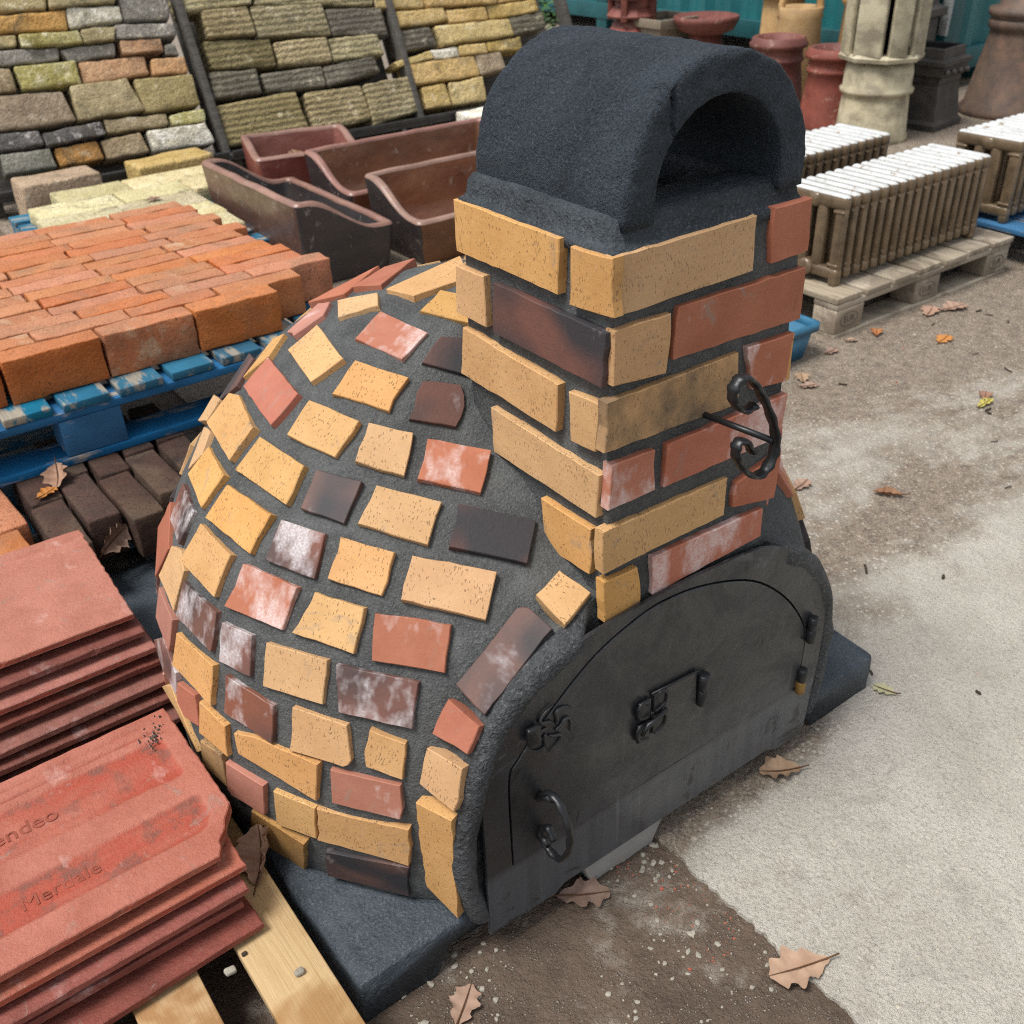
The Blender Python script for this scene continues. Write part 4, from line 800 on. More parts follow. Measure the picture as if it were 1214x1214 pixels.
# ------------------------------------------------------------------ roof tiles
def roof_tile(x1, y0, ztop, rz, label, mat, seed, L=.42, Wd=.33, text=None, chip=None, plainback=False):
    """interlocking concrete tile, underside ribs and bands across the width; right-hand end at x1, front edge at y0"""
    nx, ny = 34, 60; r = random.Random(seed)
    def h(x, y):      # x from right end (0) to left, y from front edge
        if plainback: z = .0012 * math.sin(y * 60) if .29 > y > .03 else 0; z += -.0025 if .298 < y < .305 else 0; return z + .0012 * nz((x, y, seed), 25)
        bands = [(0, 0), (.052, 0), (.062, -.0055), (.118, -.0055), (.128, -.002), (.172, -.0015), (.184, -.006), (.262, -.006), (.276, -.001), (.285, -.001), (.288, -.004), (.293, -.001), (.306, -.0005), (.309, -.0035), (.313, 0), (.33, -.001)]
        z = np.interp(y, [b[0] for b in bands], [b[1] for b in bands])
        e = max(0, min(1, (.034 - x) / .012)); z = z * (1 - e) - .0008 * e
        return z + .0012 * nz((x, y, seed), 25) + .0006 * nz((x, y, seed), 90)
    xs = [0, .002] + [.012 + (L - .014) * i / nx for i in range(nx + 1)]; ysv = [0, .0015] + [.004 + (Wd - .008) * i / ny for i in range(ny + 1)] + [Wd - .0015, Wd]
    NX, NY = len(xs), len(ysv); V = []; F = []
    def cx(x, y):
        q = x
        if chip and y < chip[0]: q = x + (1 - x / L) * (chip[1] * (1 - y / chip[0]) ** .8 + .006 * nz((y, seed, 0), 60))
        return q + ((.0022 * nz((x, y, seed), 60) + .003 * max(0, nz((1, y, seed), 35) - .25)) if x < .013 else 0)
    zt = .0205
    for i, x in enumerate(xs):
        for j, y in enumerate(ysv):
            e = .0015 if (i in (0, NX - 1) or j in (0, NY - 1)) else 0
            V.append(Vector((-cx(x, y), y + .0008 * nz((x, y, seed + 5), 40) + (.006 * max(0, nz((x, seed, 2), 30) - .3) if y < .002 else 0), h(x, y) - e)))
    nb = len(V)
    for i, x in enumerate(xs):
        for j, y in enumerate(ysv):
            d = zt if y > .02 else (.011 + .0095 * max(0, (y - .012) / .008) if y > .012 else .011)
            V.append(Vector((-cx(x, y), y, -d + .0008 * nz((x, y, seed + 9), 30))))
    I = lambda i, j: i * NY + j
    for i in range(NX - 1):
        for j in range(NY - 1):
            F.append([I(i, j), I(i, j + 1), I(i + 1, j + 1), I(i + 1, j)]); F.append([nb + I(i, j), nb + I(i + 1, j), nb + I(i + 1, j + 1), nb + I(i, j + 1)])
    for i in range(NX - 1):
        F.append([I(i, 0), I(i + 1, 0), nb + I(i + 1, 0), nb + I(i, 0)]); F.append([I(i, NY - 1), nb + I(i, NY - 1), nb + I(i + 1, NY - 1), I(i + 1, NY - 1)])
    for j in range(NY - 1):
        F.append([I(0, j), nb + I(0, j), nb + I(0, j + 1), I(0, j + 1)]); F.append([I(NX - 1, j), I(NX - 1, j + 1), nb + I(NX - 1, j + 1), nb + I(NX - 1, j)])
    me = mesh('roof_tile', V, F, mat, False); fixn(me)
    mw = Matrix.Translation((x1, y0, ztop)) @ Matrix.Rotation(rz, 4, 'Z') @ Matrix.Rotation(random.Random(seed * 7).uniform(-.008, .012), 4, 'X') @ Matrix.Rotation(random.Random(seed * 11).uniform(-.006, .006), 4, 'Y')
    o = tag(ob('roof_tile', me, None, mw), label, 'roof tile', 'red interlocking roof tiles', 'thing')
    for (tx, px, py, sz) in text or []:
        tm = text_mesh(tx, sz, .0003); tm.materials.clear(); tm.materials.append(M['letter_groove'])
        ob('lettering', tm, o, mw @ Matrix.Translation((px, py, -.0049)))
    return o
ST = .0262
roof_tile(-.456, .198, .248, .02, 'topmost roof tile of the near stack, embossed lettering and a broken corner', 'roof_tile', 1, text=[('endeo', -.245, .222, .036), ('Merdale', -.235, .090, .032)], chip=(.075, .05))
for k in range(1, 5):
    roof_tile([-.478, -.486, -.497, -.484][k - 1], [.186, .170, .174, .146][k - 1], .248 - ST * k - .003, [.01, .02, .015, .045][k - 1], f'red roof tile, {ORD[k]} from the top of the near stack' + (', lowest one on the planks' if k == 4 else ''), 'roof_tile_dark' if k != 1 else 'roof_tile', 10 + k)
roof_tile(-.432, .725, .300, -.02, 'topmost roof tile of the rear stack, smooth face with white stain', 'roof_tile', 30, plainback=True)
for k in range(1, 7):
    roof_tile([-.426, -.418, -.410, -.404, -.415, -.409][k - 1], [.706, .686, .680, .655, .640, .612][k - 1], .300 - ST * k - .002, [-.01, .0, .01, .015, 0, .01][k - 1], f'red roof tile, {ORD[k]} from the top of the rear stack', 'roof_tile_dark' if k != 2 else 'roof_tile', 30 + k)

# ------------------------------------------------------------------ leaning stacks of walling stone
LEAN = .436
SM = {'o': ('stone_olive', 'olive'), 'g': ('stone_grey', 'grey'), 'n': ('stone_ochre', 'orange-ochre'), 'w': ('stone_white', 'whitish'), 'm': ('stone_moss', 'mossy green'), 'b': ('stone_brown', 'warm brown'), 't': ('stone_tan', 'tan'), 'd': ('stone_dark', 'dark grey'), 'e': ('stone_green', 'grey-green'), 'r': ('stone_ribbed', 'ribbed olive'), 'q': ('stone_ribbed_dark', 'ribbed blackened'), 's': ('stone_ribbed_olive', 'ribbed dark olive'), 'y': ('stone_yellow', 'yellow sandstone')}
ln = Vector((0, -1, LEAN)).normalized(); up = Vector((0, LEAN, 1)).normalized()
sc_ = math.sqrt(1 + LEAN * LEAN)
def stone_block(quad, mat, label, group, seed, depth=.13):
    Q = [(x, z * sc_) for x, z in quad]     # in-plane coords (x, along the lean), order TL TR BR BL
    c = (sum(q[0] for q in Q) / 4, sum(q[1] for q in Q) / 4); w = (Q[1][0] - Q[0][0] + Q[2][0] - Q[3][0]) / 2; h = (Q[0][1] - Q[3][1] + Q[1][1] - Q[2][1]) / 2
    rad = min(.011, h * .13); rs = random.Random(seed); push = rs.uniform(-.012, .012)
    def warp(p):
        u = p.x / w + .5; v = p.y / h + .5
        X = (1 - v) * ((1 - u) * Q[3][0] + u * Q[2][0]) + v * ((1 - u) * Q[0][0] + u * Q[1][0]); Y = (1 - v) * ((1 - u) * Q[3][1] + u * Q[2][1]) + v * ((1 - u) * Q[0][1] + u * Q[1][1])
        return Vector((X - c[0], Y - c[1], p.z - depth / 2 + push))
    v, f = rbox((w * 1.0, h * 1.0, depth), rad, (8, 5, 2), .0055, 16, seed, warp)
    z = c[1] / sc_; y = 4.6 + LEAN * (z - .15); X = Vector((1, 0, 0))
    mw = Matrix(((1, up.x, ln.x, c[0]), (0, up.y, ln.y, y), (0, up.z, ln.z, z), (0, 0, 0, 1)))
    tag(ob('walling_stone', mesh('walling_stone', v, f, mat, True), None, mw), label, 'stone', group)
NAMES = ['left-hand', 'middle', 'right-hand']
for si, st in enumerate(STONES):
    nr = len(st)
    for ri, row in enumerate(st):
        for ki, (c, q) in enumerate(row):
            rb = nr - 1 - ri; pos = ORD[ki] + ' from the left'
            stone_block(q, SM[c][0], f'{SM[c][1]} stone, {pos}, {ORD[rb]} row up, {NAMES[si]} leaning stack', f'stones of the {NAMES[si]} leaning stack', si * 100 + ri * 10 + ki + 1, .14 if si != 1 else .16)
# racks: bottom rails, leaning posts, back boards
for si, (a, b, nm) in enumerate([(.15, 1.30, 'left-hand'), (1.36, 2.52, 'middle'), (2.56, 3.75, 'right-hand')]):
    rk = tag(empty('stone_rack', ((a + b) / 2, 4.7, 0)), f'dark timber and steel rack behind the {nm} leaning stone stack', 'rack', 'racks behind the stones')
    part('rail', box(a - .02, b + .02, 4.50, 4.62, .085, .112, .004), 'steel_rail', rk); part('rail', box(a - .02, b + .02, 4.492, 4.505, .11, .135, .003), 'steel_rail', rk)
    for x in (a + .02, b - .02): part('post', box(x - .03, x + .03, 4.56, 4.64, 0, .084, .004), 'rack_timber', rk)
    for k, x in enumerate([a - .02] + ([b + .02] if si == 2 else [])):
        v, f = rbox((.035, 1.25, .09), .004, (1, 4, 1), .002, 8, si + k)
        mw = Matrix(((1, up.x, ln.x, x), (0, up.y, ln.y, 4.6 + LEAN * .43 + .03), (0, up.z, ln.z, .15 + .43), (0, 0, 0, 1)))
        part('leaning_post', (v, f), 'rack_timber', rk, True, mw)
    v, f = rbox((b - a, 1.2, .02), .003, (1, 1, 1)); mw = Matrix(((1, up.x, ln.x, (a + b) / 2), (0, up.y, ln.y, 4.6 + LEAN * .43 + .22), (0, up.z, ln.z, .15 + .43 - .05), (0, 0, 0, 1)))
    part('back_board', (v, f), 'rack_timber', rk, True, mw)

# ------------------------------------------------------------------ pale flags on a pallet, loose blocks
pallet('blue_pallet', 'faded blue pallet beneath the pale stone flags', .12, 1.12, 3.0, 4.05, .135, 'blue_timber_worn', 'X', 7, gap=.05, seed=8)
fl_rows = [(3.18, [(-.05, .26), (.267, .50), (.507, .80)], 0), (3.38, [(.02, .17), (.19, .52), (.527, .81)], 1), (3.575, [(.15, .47), (.477, .81)], 2), (3.775, [(.17, .52), (.527, .82), (.827, 1.10)], 3), (3.975, [(.31, .62), (.627, 1.10)], 4)]
n_ = 0
for (y, segs, ri) in fl_rows:
    for k, (a, b) in enumerate(segs):
        v, f = rbox((b - a, .196, .062), .008, (6, 4, 1), .004, 9, 70 + n_); n_ += 1
        tag(ob('stone_flag', mesh('stone_flag', v, f, 'stone_flag', True), None, Matrix.Translation(((a + b) / 2, y, .1665)) @ Matrix.Rotation(.01 * ((n_ % 3) - 1), 4, 'Z')), f'pale stone flag, {ORD[k]} from left in {ORD[ri]} row behind orange bricks', 'flagstone', 'pale flags behind the orange bricks', 'thing')
for i, (x, y, z, L, lab) in enumerate([(.42, 4.36, .10, .36, 'brown rough stone block lying before the left stone rack'), (.95, 4.33, .10, .38, 'buff square stone block between the flags and the left stone rack')]):
    v, f = rbox((L, .2, .20), .014, (6, 4, 3), .008, 9, 90 + i)
    tag(ob('stone_block', mesh('stone_block', v, f, 'stone_block' if i == 0 else 'stone_yellow', True), None, Matrix.Translation((x, y, z)) @ Matrix.Rotation(.03, 4, 'Z')), lab, 'stone block')
v, f = rbox((.5, .2, .14), .012, (6, 3, 2), .006, 9, 97)
tag(ob('stone_block', mesh('stone_block', v, f, 'stone_white', True), None, Matrix.Translation((2.95, 4.36, .07))), 'pale smooth stone block below the right-hand stone rack', 'stone block')

# ------------------------------------------------------------------ salt-glazed troughs
def trough(cx, cy, rz, L, Wd, hi, lo, mats, label, fill=None, t=.034, cat='trough'):
    """long axis local x, high wall at +y, low wall at -y, S-curved ends; mats = outer, inner, rim"""
    root = tag(empty('stoneware_trough', (cx, cy, 0), rz), label, cat, 'glazed stoneware troughs'); mw = W[root.name]
    def per(hx, hy, r_, n=9):
        P = []
        for (sx, sy, a0) in ((1, -1, -90), (1, 1, 0), (-1, 1, 90), (-1, -1, 180)):
            for k in range(n): a = math.radians(a0 + 90 * k / (n - 1)); P.append((sx * (hx - r_) + r_ * math.cos(a), sy * (hy - r_) + r_ * math.sin(a)))
        out = []
        for i in range(len(P)):
            a, b = P[i], P[(i + 1) % len(P)]; d = math.dist(a, b); k = max(1, int(d / .03))
            for s in range(k): out.append((a[0] + (b[0] - a[0]) * s / k, a[1] + (b[1] - a[1]) * s / k))
        return out
    def H(y):
        u = max(0, min(1, (y / Wd + .5) * 1.35 - .22)); return lo + (hi - lo) * (u * u * (3 - 2 * u))
    O = per(L / 2, Wd / 2, .03)
    def sc(k): return [(x * (1 - 2 * k / L), y * (1 - 2 * k / Wd)) for x, y in O]
    def lp(k, zf, y_from=None): return [Vector((x, y, zf(Y0))) + nv((x + cx, y, zf(Y0)), 9, .003) for (x, y), (X0, Y0) in zip(sc(k), O)]
    outer_ = [lp(.03, lambda y: 0.0), lp(.022, lambda y: .02), lp(.010, lambda y: H(y) * .5), lp(.0, lambda y: H(y) - .012)]
    rim_ = [lp(.0, lambda y: H(y) - .012), lp(.004, lambda y: H(y) - .003), lp(.012, lambda y: H(y)), lp(t - .01, lambda y: H(y)), lp(t - .002, lambda y: H(y) - .004), lp(t, lambda y: H(y) - .014)]
    inner_ = [lp(t, lambda y: H(y) - .014), lp(t + .012, lambda y: H(y) * .5), lp(t + .022, lambda y: .06), lp(t + .05, lambda y: .045)]
    ov, of = loft(outer_, True, False); me_ = mesh('outer_wall', ov, of, list(mats[0]), True)
    for p_ in me_.polygons: p_.material_index = 1 if abs(p_.normal.x) > .6 else 0
    ob('outer_wall', me_, root, mw)
    part('rim', loft(rim_), mats[2], root, True, mw)
    part('inner_wall', loft(inner_, False, True), mats[1], root, True, mw)
    if fill:
        v, f = loft([[Vector((x * (1 - 2 * (t + .016) / L), y * (1 - 2 * (t + .016) / Wd), fill + .006 * nz((x, y, 0), 14))) for x, y in O], [Vector((x * .5, y * .5, fill + .008 + .008 * nz((x, y, 3), 14))) for x, y in O]], False, True)
        part('silt', (v, f), 'silt', root, True, mw)
    return root
trough(1.04, 3.135, -math.pi / 2 + math.pi, .90, .41, .335, .20, (('umber_glaze', 'dark_glaze'), 'dark_glaze', 'rim_glaze'), 'dark brown stoneware trough nearest the orange bricks, end on to the camera')
trough(1.80, 2.83, 0, .98, .43, .30, .19, (('brown_glaze', 'dark_glaze'), 'brown_glaze', 'rim_glaze'), 'glossy brown stoneware trough with curved end, right behind the oven chimney')
trough(1.80, 3.38, 0, .98, .43, .30, .19, (('brown_glaze', 'dark_glaze'), 'brown_glaze', 'rim_glaze'), 'reddish brown stoneware trough with curved end, second row back')
trough(1.42, 3.83, -.25, .50, .40, .30, .27, (('red_glaze', 'red_glaze'), 'red_glaze', 'rim_glaze'), 'small square red stoneware sink half full of leaves and silt', fill=.19, cat='sink')

# ------------------------------------------------------------------ radiators and their pallets
pallet('timber_pallet', 'grey timber pallet with stamped blocks under the front radiator', 1.965, 2.95, 1.13, 1.93, .144, 'timber_grey', 'Y', 7, gap=.018, mat2='timber_grey', stamps=True, seed=12)
pallet('blue_pallet', 'bright blue pallet under the right-hand radiator', 3.02, 4.1, .95, 1.85, .144, 'blue_timber', 'Y', 8, gap=.02, worn='blue_timber_worn', seed=14)
def rad_section(depth, h):
    P = []; n = 4; cw = depth / n * .68
    for i in range(n):
        y = -depth / 2 + depth * (i + .5) / n
        if i in (0, n - 1): y = -depth / 2 + cw / 2 + .002 if i == 0 else depth / 2 - cw / 2 - .002
        v, f = rbox((.030, cw, h * .80), .0148, (1, 1, 1)); P.append(([p + Vector((0, y, h * .53)) for p in v], f))
    v, f = rbox((.037, depth, h * .17), .017, (1, 3, 1)); P.append(([p + Vector((0, 0, h * .90)) for p in v], f))
    v, f = rbox((.036, depth * .98, h * .13), .012, (1, 3, 1)); P.append(([p + Vector((0, 0, h * .125)) for p in v], f))
    v, f = rbox((.05, .05, .05), .018, (1, 1, 1)); P.append(([p + Vector((0, 0, h * .88)) for p in v], f)); P.append(([p + Vector((0, 0, h * .14)) for p in v], f))
    for i in range(2):
        yy2 = (-1 if i == 0 else 1) * (depth / 2 - .02)
        for zz in (.22, .80):
            v, f = rbox((.034, cw * 1.0, .012), .005, (1, 1, 1)); P.append(([p + Vector((0, yy2 * .93, h * zz)) for p in v], f))
    return joinvf(P)
def leg_vf(depth, h):
    P = []
    for s in (-1, 1):
        v, f = rbox((.034, .03, h * .12), .008, (1, 1, 1)); P.append(([p + Vector((0, s * (depth / 2 - .02), h * .05)) for p in v], f))
    return joinvf(P)
def radiator(x0, y, z, n, depth, h, label, pitch=.0475, rz=0):
    root = tag(empty('cast_iron_radiator', (x0, y, z), rz), label, 'radiator', 'cast iron radiators'); mw = W[root.name]
    v, f = rad_section(depth, h); me = mesh('column_section', v, f, ['radiator_paint', 'radiator_top_white'], True)
    for p in me.polygons:
        if p.center.z > h * .955 and p.normal.z > .55: p.material_index = 1  # upward faces along the header top get the whitish, brown-flecked material
    lv_, lf_ = leg_vf(depth, h); lme = mesh('leg', lv_, lf_, 'radiator_paint', True)
    for i in range(n):
        m_ = mw @ Matrix.Translation((.022 + i * pitch, 0, 0)) @ Matrix.Rotation(random.Random(i).uniform(-.01, .01), 4, 'Z')
        o = ob('column_section', me, root, m_)
        if i in (0, n - 1): ob('legs', lme, o, m_)
    v, f = lathe([(0, -.02), (.026, -.02), (.028, -.016), (.028, .004), (.016, .006), (0, .006)], 18)
    part('bush', ([Vector((-p.z - .004, p.x, p.y + h * .14)) for p in v], f), 'radiator_paint', root, True, mw)
    return root
radiator(2.035, 1.335, .146, 17, .255, .300, 'long gold-brown cast iron radiator with white top on the grey pallet')
radiator(2.30, 1.775, .146, 12, .255, .300, 'shorter gold-brown radiator behind, half hidden by the oven chimney')
radiator(3.04, 1.36, .146, 18, .27, .310, 'gold-brown radiator with white top on the bright blue pallet')
tub = tag(empty('blue_tub', (1.68, 1.22, 0)), 'blue plastic tub beside the radiator pallet, behind the chimney', 'tub')
def rr_(hx, hy, z, r_=.03, n=6):
    P = []
    for (sx, sy, a0) in ((1, -1, -90), (1, 1, 0), (-1, 1, 90), (-1, -1, 180)):
        for k in range(n): a = math.radians(a0 + 90 * k / (n - 1)); P.append(Vector((1.66 + sx * (hx - r_) + r_ * math.cos(a), 1.24 + sy * (hy - r_) + r_ * math.sin(a), z)))
    return P
part('body', loft([rr_(.14, .14, .004), rr_(.155, .155, .10), rr_(.15, .15, .10), rr_(.135, .135, .012)], True, True), 'blue_plastic', tub)
part('rim', loft([rr_(.152, .152, .099), rr_(.168, .168, .100), rr_(.168, .168, .122), rr_(.160, .160, .124), rr_(.15, .15, .12), rr_(.152, .152, .099)]), 'blue_plastic', tub)

# ------------------------------------------------------------------ chimney pots
def pot(name, label, x, y, prof, mat, seg=36, sides=None, cat='chimney pot', extra=None):
    root = tag(empty(name, (x, y, 0)), label, cat, 'reclaimed chimney pots')
    zmax = max(p[1] for p in prof)
    inner = [(prof[-1][0] - .022, zmax - .004), (prof[-1][0] - .03, zmax - .10), (prof[-1][0] * .7, .12)]
    def lp(rad, z):
        if sides: return [Vector((x + rad * 1.2 * math.cos(a), y + rad * 1.2 * math.sin(a), z)) for a in [math.pi / sides * (2 * i + 1) + .12 for i in range(sides)]]
        return [Vector((x + rad * math.cos(a), y + rad * math.sin(a), z)) for a in [2 * math.pi * i / seg for i in range(seg)]]
    part('body', loft([lp(r_, z) for r_, z in prof], True, False), mat, root, not sides)
    part('bore', loft([lp(r_, z) for r_, z in [prof[-1]] + inner], False, True), 'soot' if mat not in ('red_terracotta',) else mat, root, not sides)
    if extra: extra(root, x, y)
    return root
redprof = [(.175, 0), (.18, .02), (.172, .05), (.150, .22), (.140, .29), (.152, .298), (.155, .312), (.145, .322), (.143, .365), (.166, .372), (.170, .390), (.158, .402), (.155, .418), (.143, .424)]
pot('chimney_pot', 'dark red terracotta chimney pot with pale scraped stain beside the cream pot', 4.42, 3.16, redprof, 'red_terracotta')
pot('chimney_pot', 'dark red terracotta chimney pot nearest the cowl, under the buff hoop', 4.42, 3.58, [(a, b * 1.04) for a, b in redprof], 'red_terracotta')
def cream_top(root, x, y):
    n = 8
    for k in range(8):
        a = k * math.pi / 4 + .25
        if k % 2 == 0: w, r0 = .075, .185
        else: w, r0 = .05, .19
        v, f = rbox((.03, w * 2, .72), .008, (1, 2, 2), .002, 20, k)
        part('louvre_panel', (v, f), 'cream_terracotta', root, True, Matrix.Translation((x + r0 * math.cos(a), y + r0 * math.sin(a), .80)) @ Matrix.Rotation(a, 4, 'Z'))
    v, f = lathe([(.10, .405), (.215, .415), (.222, .435), (.21, .45), (.10, .452)], 8, x, y); part('seat_ring', (v, f), 'cream_terracotta', root, False)
    v, f = lathe([(.10, 1.20), (.215, 1.205), (.222, 1.225), (.16, 1.26), (.10, 1.27)], 8, x, y); part('crown', (v, f), 'cream_terracotta', root, False)
    v, f = lathe([(.10, .44), (.10, 1.21)], 16, x, y); part('flue_core', (v, f), 'soot', root)
pot('louvred_chimney_pot', 'tall cream two-part chimney pot with slotted louvred top', 4.33, 2.80, [(.195, 0), (.197, .03), (.188, .05), (.175, .22), (.172, .245), (.190, .252), (.193, .270), (.178, .282), (.178, .35), (.172, .385), (.13, .41)], 'cream_terracotta', extra=cream_top)
def studs(root, x, y):
    for k in range(4):
        v, f = rbox((.03, .03, .03), .014, (1, 1, 1)); part('stud', ([p + Vector((x - .09 + k * .06, y - .165, .312)) for p in v], f), 'black_terracotta', root)
pot('square_chimney_pot', 'square black chimney pot with studded collar right of the cream pot', 4.80, 2.80, [(.18, 0), (.185, .04), (.165, .06), (.140, .24), (.147, .255), (.145, .275), (.165, .29), (.168, .335), (.182, .345), (.182, .365), (.148, .375), (.144, .425), (.134, .43)], 'black_terracotta', sides=4, extra=studs)
pot('chimney_pot', 'big dark brown tapering chimney pot at the right edge of the picture', 5.42, 2.66, [(.27, 0), (.27, .04), (.245, .07), (.175, .43), (.175, .46), (.19, .47), (.19, .51), (.175, .52), (.20, .535), (.20, .57), (.15, .58), (.145, .64), (.135, .65)], 'brown_terracotta')
buff = [(.16, 0), (.165, .05), (.15, .08), (.135, .50), (.135, .52), (.165, .53), (.17, .56), (.165, .66), (.175, .67), (.178, .70), (.16, .71), (.155, 1.2), (.15, 1.25)]
def ears(root, x, y):
    for k in range(8):
        a = k * math.pi / 4; v, f = rbox((.04, .03, .06), .01, (1, 1, 1)); part('lug', (v, f), 'buff_terracotta', root, True, Matrix.Translation((x + .175 * math.cos(a), y + .175 * math.sin(a), .61)) @ Matrix.Rotation(a, 4, 'Z'))
pot('chimney_pot', 'tall buff clay chimney pot with lugged collar behind the red pots', 5.25, 4.28, buff, 'buff_terracotta', extra=ears)
pot('chimney_pot', 'dark brown chimney pot with orange rust flank behind the cream pot', 5.45, 3.75, [(.17, 0), (.17, .1), (.15, .5), (.17, .52), (.17, .56), (.15, .58), (.14, 1.1), (.13, 1.15)], 'buff_terracotta')
pot('square_chimney_pot', 'black square chimney pot standing behind the cream louvred pot', 5.30, 3.42, [(.21, 0), (.21, .46), (.25, .48), (.25, .52), (.20, .54), (.17, 1.15), (.16, 1.2)], 'black_terracotta', sides=4)
hoop = tube([(4.85 + .12 * math.cos(a) * .75, 3.80 + .12 * math.cos(a) * -.66, .52 + .15 * math.sin(a)) for a in [math.pi * i / 24 for i in range(-2, 27)]], .022, 10)
ho = tag(empty('clay_pipe_hoop', (4.85, 3.80, 0)), 'buff clay hoop handle arching above the red chimney pots', 'clay hoop'); part('hoop', hoop, 'buff_terracotta', ho)
v, f = lathe([(0, 0), (.15, 0), (.16, .03), (.13, .48), (.135, .54), (.125, .545), (.10, .50), (0, .45)], 28, 4.85, 3.80); part('pipe_body', (v, f), 'buff_terracotta', ho)
def louvres(root, x, y):
    for k in range(9):
        z = .20 + k * .125
        v, f = lathe([(.13, z + .06), (.19, z), (.195, z + .012), (.14, z + .075)], 12, x, y); part('louvre', (v, f), 'red_terracotta', root, False)
    for k in range(4):
        a = k * math.pi / 2 + .5; v, f = rbox((.05, .05, 1.1), .01, (1, 1, 1)); part('upright', (v, f), 'red_terracotta', root, True, Matrix.Translation((x + .165 * math.cos(a), y + .165 * math.sin(a), .85)) @ Matrix.Rotation(a, 4, 'Z'))
pot('louvred_chimney_pot', 'tall red louvred chimney pot seen above the cowl', 5.10, 5.62, [(.19, 0), (.20, .05), (.17, .10), (.15, .28), (.13, .30), (.13, 1.4), (.12, 1.42)], 'red_terracotta', extra=louvres)
v, f = lathe([(0, .22), (.10, .22), (.20, .26), (.235, .32), (.24, .35), (.225, .355), (.17, .29), (0, .26)], 32, 5.32, 5.05)
pd = tag(empty('red_clay_pan', (5.32, 5.05, 0)), 'shallow red clay pan on a stand beyond the cowl', 'clay pan'); part('pan', (v, f), 'red_terracotta', pd)
v, f = lathe([(0, 0), (.16, 0), (.14, .1), (.12, .225), (0, .225)], 24, 5.32, 5.05); part('stand', (v, f), 'red_terracotta', pd)
tr = tag(empty('wooden_tray', (5.25, 5.42, 0)), 'weathered wooden tray between the red louvred pot and the red clay pan', 'tray')
part('crate_body', box(5.05, 5.45, 5.25, 5.62, 0, .27, .01), 'timber_dirty', tr)
for (a, b, c, d) in ((5.02, 5.48, 5.22, 5.245), (5.02, 5.48, 5.625, 5.65), (5.02, 5.045, 5.247, 5.623), (5.455, 5.48, 5.247, 5.623)): part('side', box(a, b, c, d, .27, .33, .004), 'timber_dirty', tr)

# ------------------------------------------------------------------ shipping containers
def corrug(a, b, z0, z1, depth, face, pitch=.28):
    """corrugated sheet; face: function (s, d, z) -> Vector, s along, d out"""
    S_ = []; s = a
    while s < b: S_ += [(s, 0), (s + .07, 0), (s + .14, depth), (s + .21, depth)]; s += pitch
    S_.append((b, 0))
    V = [face(s, d, z) for z in (z0, z1) for s, d in S_]; n = len(S_); return V, [[i, i + 1, n + i + 1, n + i] for i in range(n - 1)]
c1 = tag(empty('shipping_container', (7, 7, 0)), 'teal green shipping container wall across the back, behind the pots', 'container')
part('side_panel', corrug(3.9, 11, .24, 2.5, .04, lambda s, d, z: Vector((6.02 - d, s, z))), 'teal_container', c1, False)
part('bottom_rail', box(5.94, 6.06, 3.85, 11, .12, .25, .005), 'teal_rail', c1); part('top_rail', box(5.96, 6.06, 3.85, 11, 2.48, 2.6, .005), 'teal_rail', c1)
part('rear_wall', box(6.1, 8.3, 3.85, 11, .13, 2.55, .01), 'teal_container', c1)
for y in (3.85, 6.9): part('corner_post', box(5.95, 6.07, y, y + .14, .02, 2.6, .006), 'teal_rail', c1)
c2 = tag(empty('shipping_container', (8, 4, 0)), 'teal green shipping container at the right with a pale scraped corner post', 'container')
part('side_panel', corrug(5.75, 10, .24, 2.5, .04, lambda s, d, z: Vector((s, 3.34 - d, z))), 'teal_container', c2, False)
part('bottom_rail', box(5.60, 10, 3.26, 3.36, .12, .25, .005), 'teal_rail', c2)
part('corner_post', box(5.58, 5.74, 3.25, 3.40, .02, 2.6, .006), 'teal_rail', c2); part('scraped_paint', box(5.572, 5.60, 3.244, 3.30, .35, 1.3, .004, (1, 1, 4), .006, 9), 'pale_scrape', c2)
part('body', box(5.70, 10, 3.42, 3.80, .13, 2.55, .01), 'teal_container', c2)
for x in (5.56, 6.2): part('skid_block', box(x, x + .12, 3.27, 3.5, .0, .118, .005), 'teal_rail', c2)

# ------------------------------------------------------------------ weeds by the stone stack
def weed(x, y, h, n, label, seed):
    r = random.Random(seed); root = tag(empty('weed_plant', (x, y, 0)), label, 'plant', 'weeds by the container')
    V = []; F = []; SV = []
    for i in range(n):
        a = r.random() * 6.28; rad = r.uniform(.02, .22); z = r.uniform(.1, h); c = Vector((x + rad * math.cos(a), y + rad * math.sin(a), z)); d = Vector((math.cos(a + r.uniform(-1, 1)), math.sin(a + r.uniform(-1, 1)), r.uniform(-.4, .6))).normalized() * r.uniform(.03, .07); s = d.cross(Vector((r.uniform(-1, 1), r.uniform(-1, 1), 1))).normalized() * d.length * .3
        k = len(V); V += [c, c + d * .5 + s, c + d, c + d * .5 - s]; F += [[k, k + 1, k + 2, k + 3]]
    part('foliage', (V, F), 'plant_green', root, False)
    st = [tube([(x, y, 0), (x + r.uniform(-.1, .1), y + r.uniform(-.1, .1), h * .6), (x + r.uniform(-.2, .2), y + r.uniform(-.2, .2), h)], [.006, .004, .002], 6) for _ in range(6)]
    part('stems', joinvf(st), 'plant_green', root)
weed(4.35, 5.9, .55, 260, 'green weeds growing between the right stone stack and the container', 1)
weed(4.7, 6.35, .5, 200, 'green weeds against the container further back', 2)

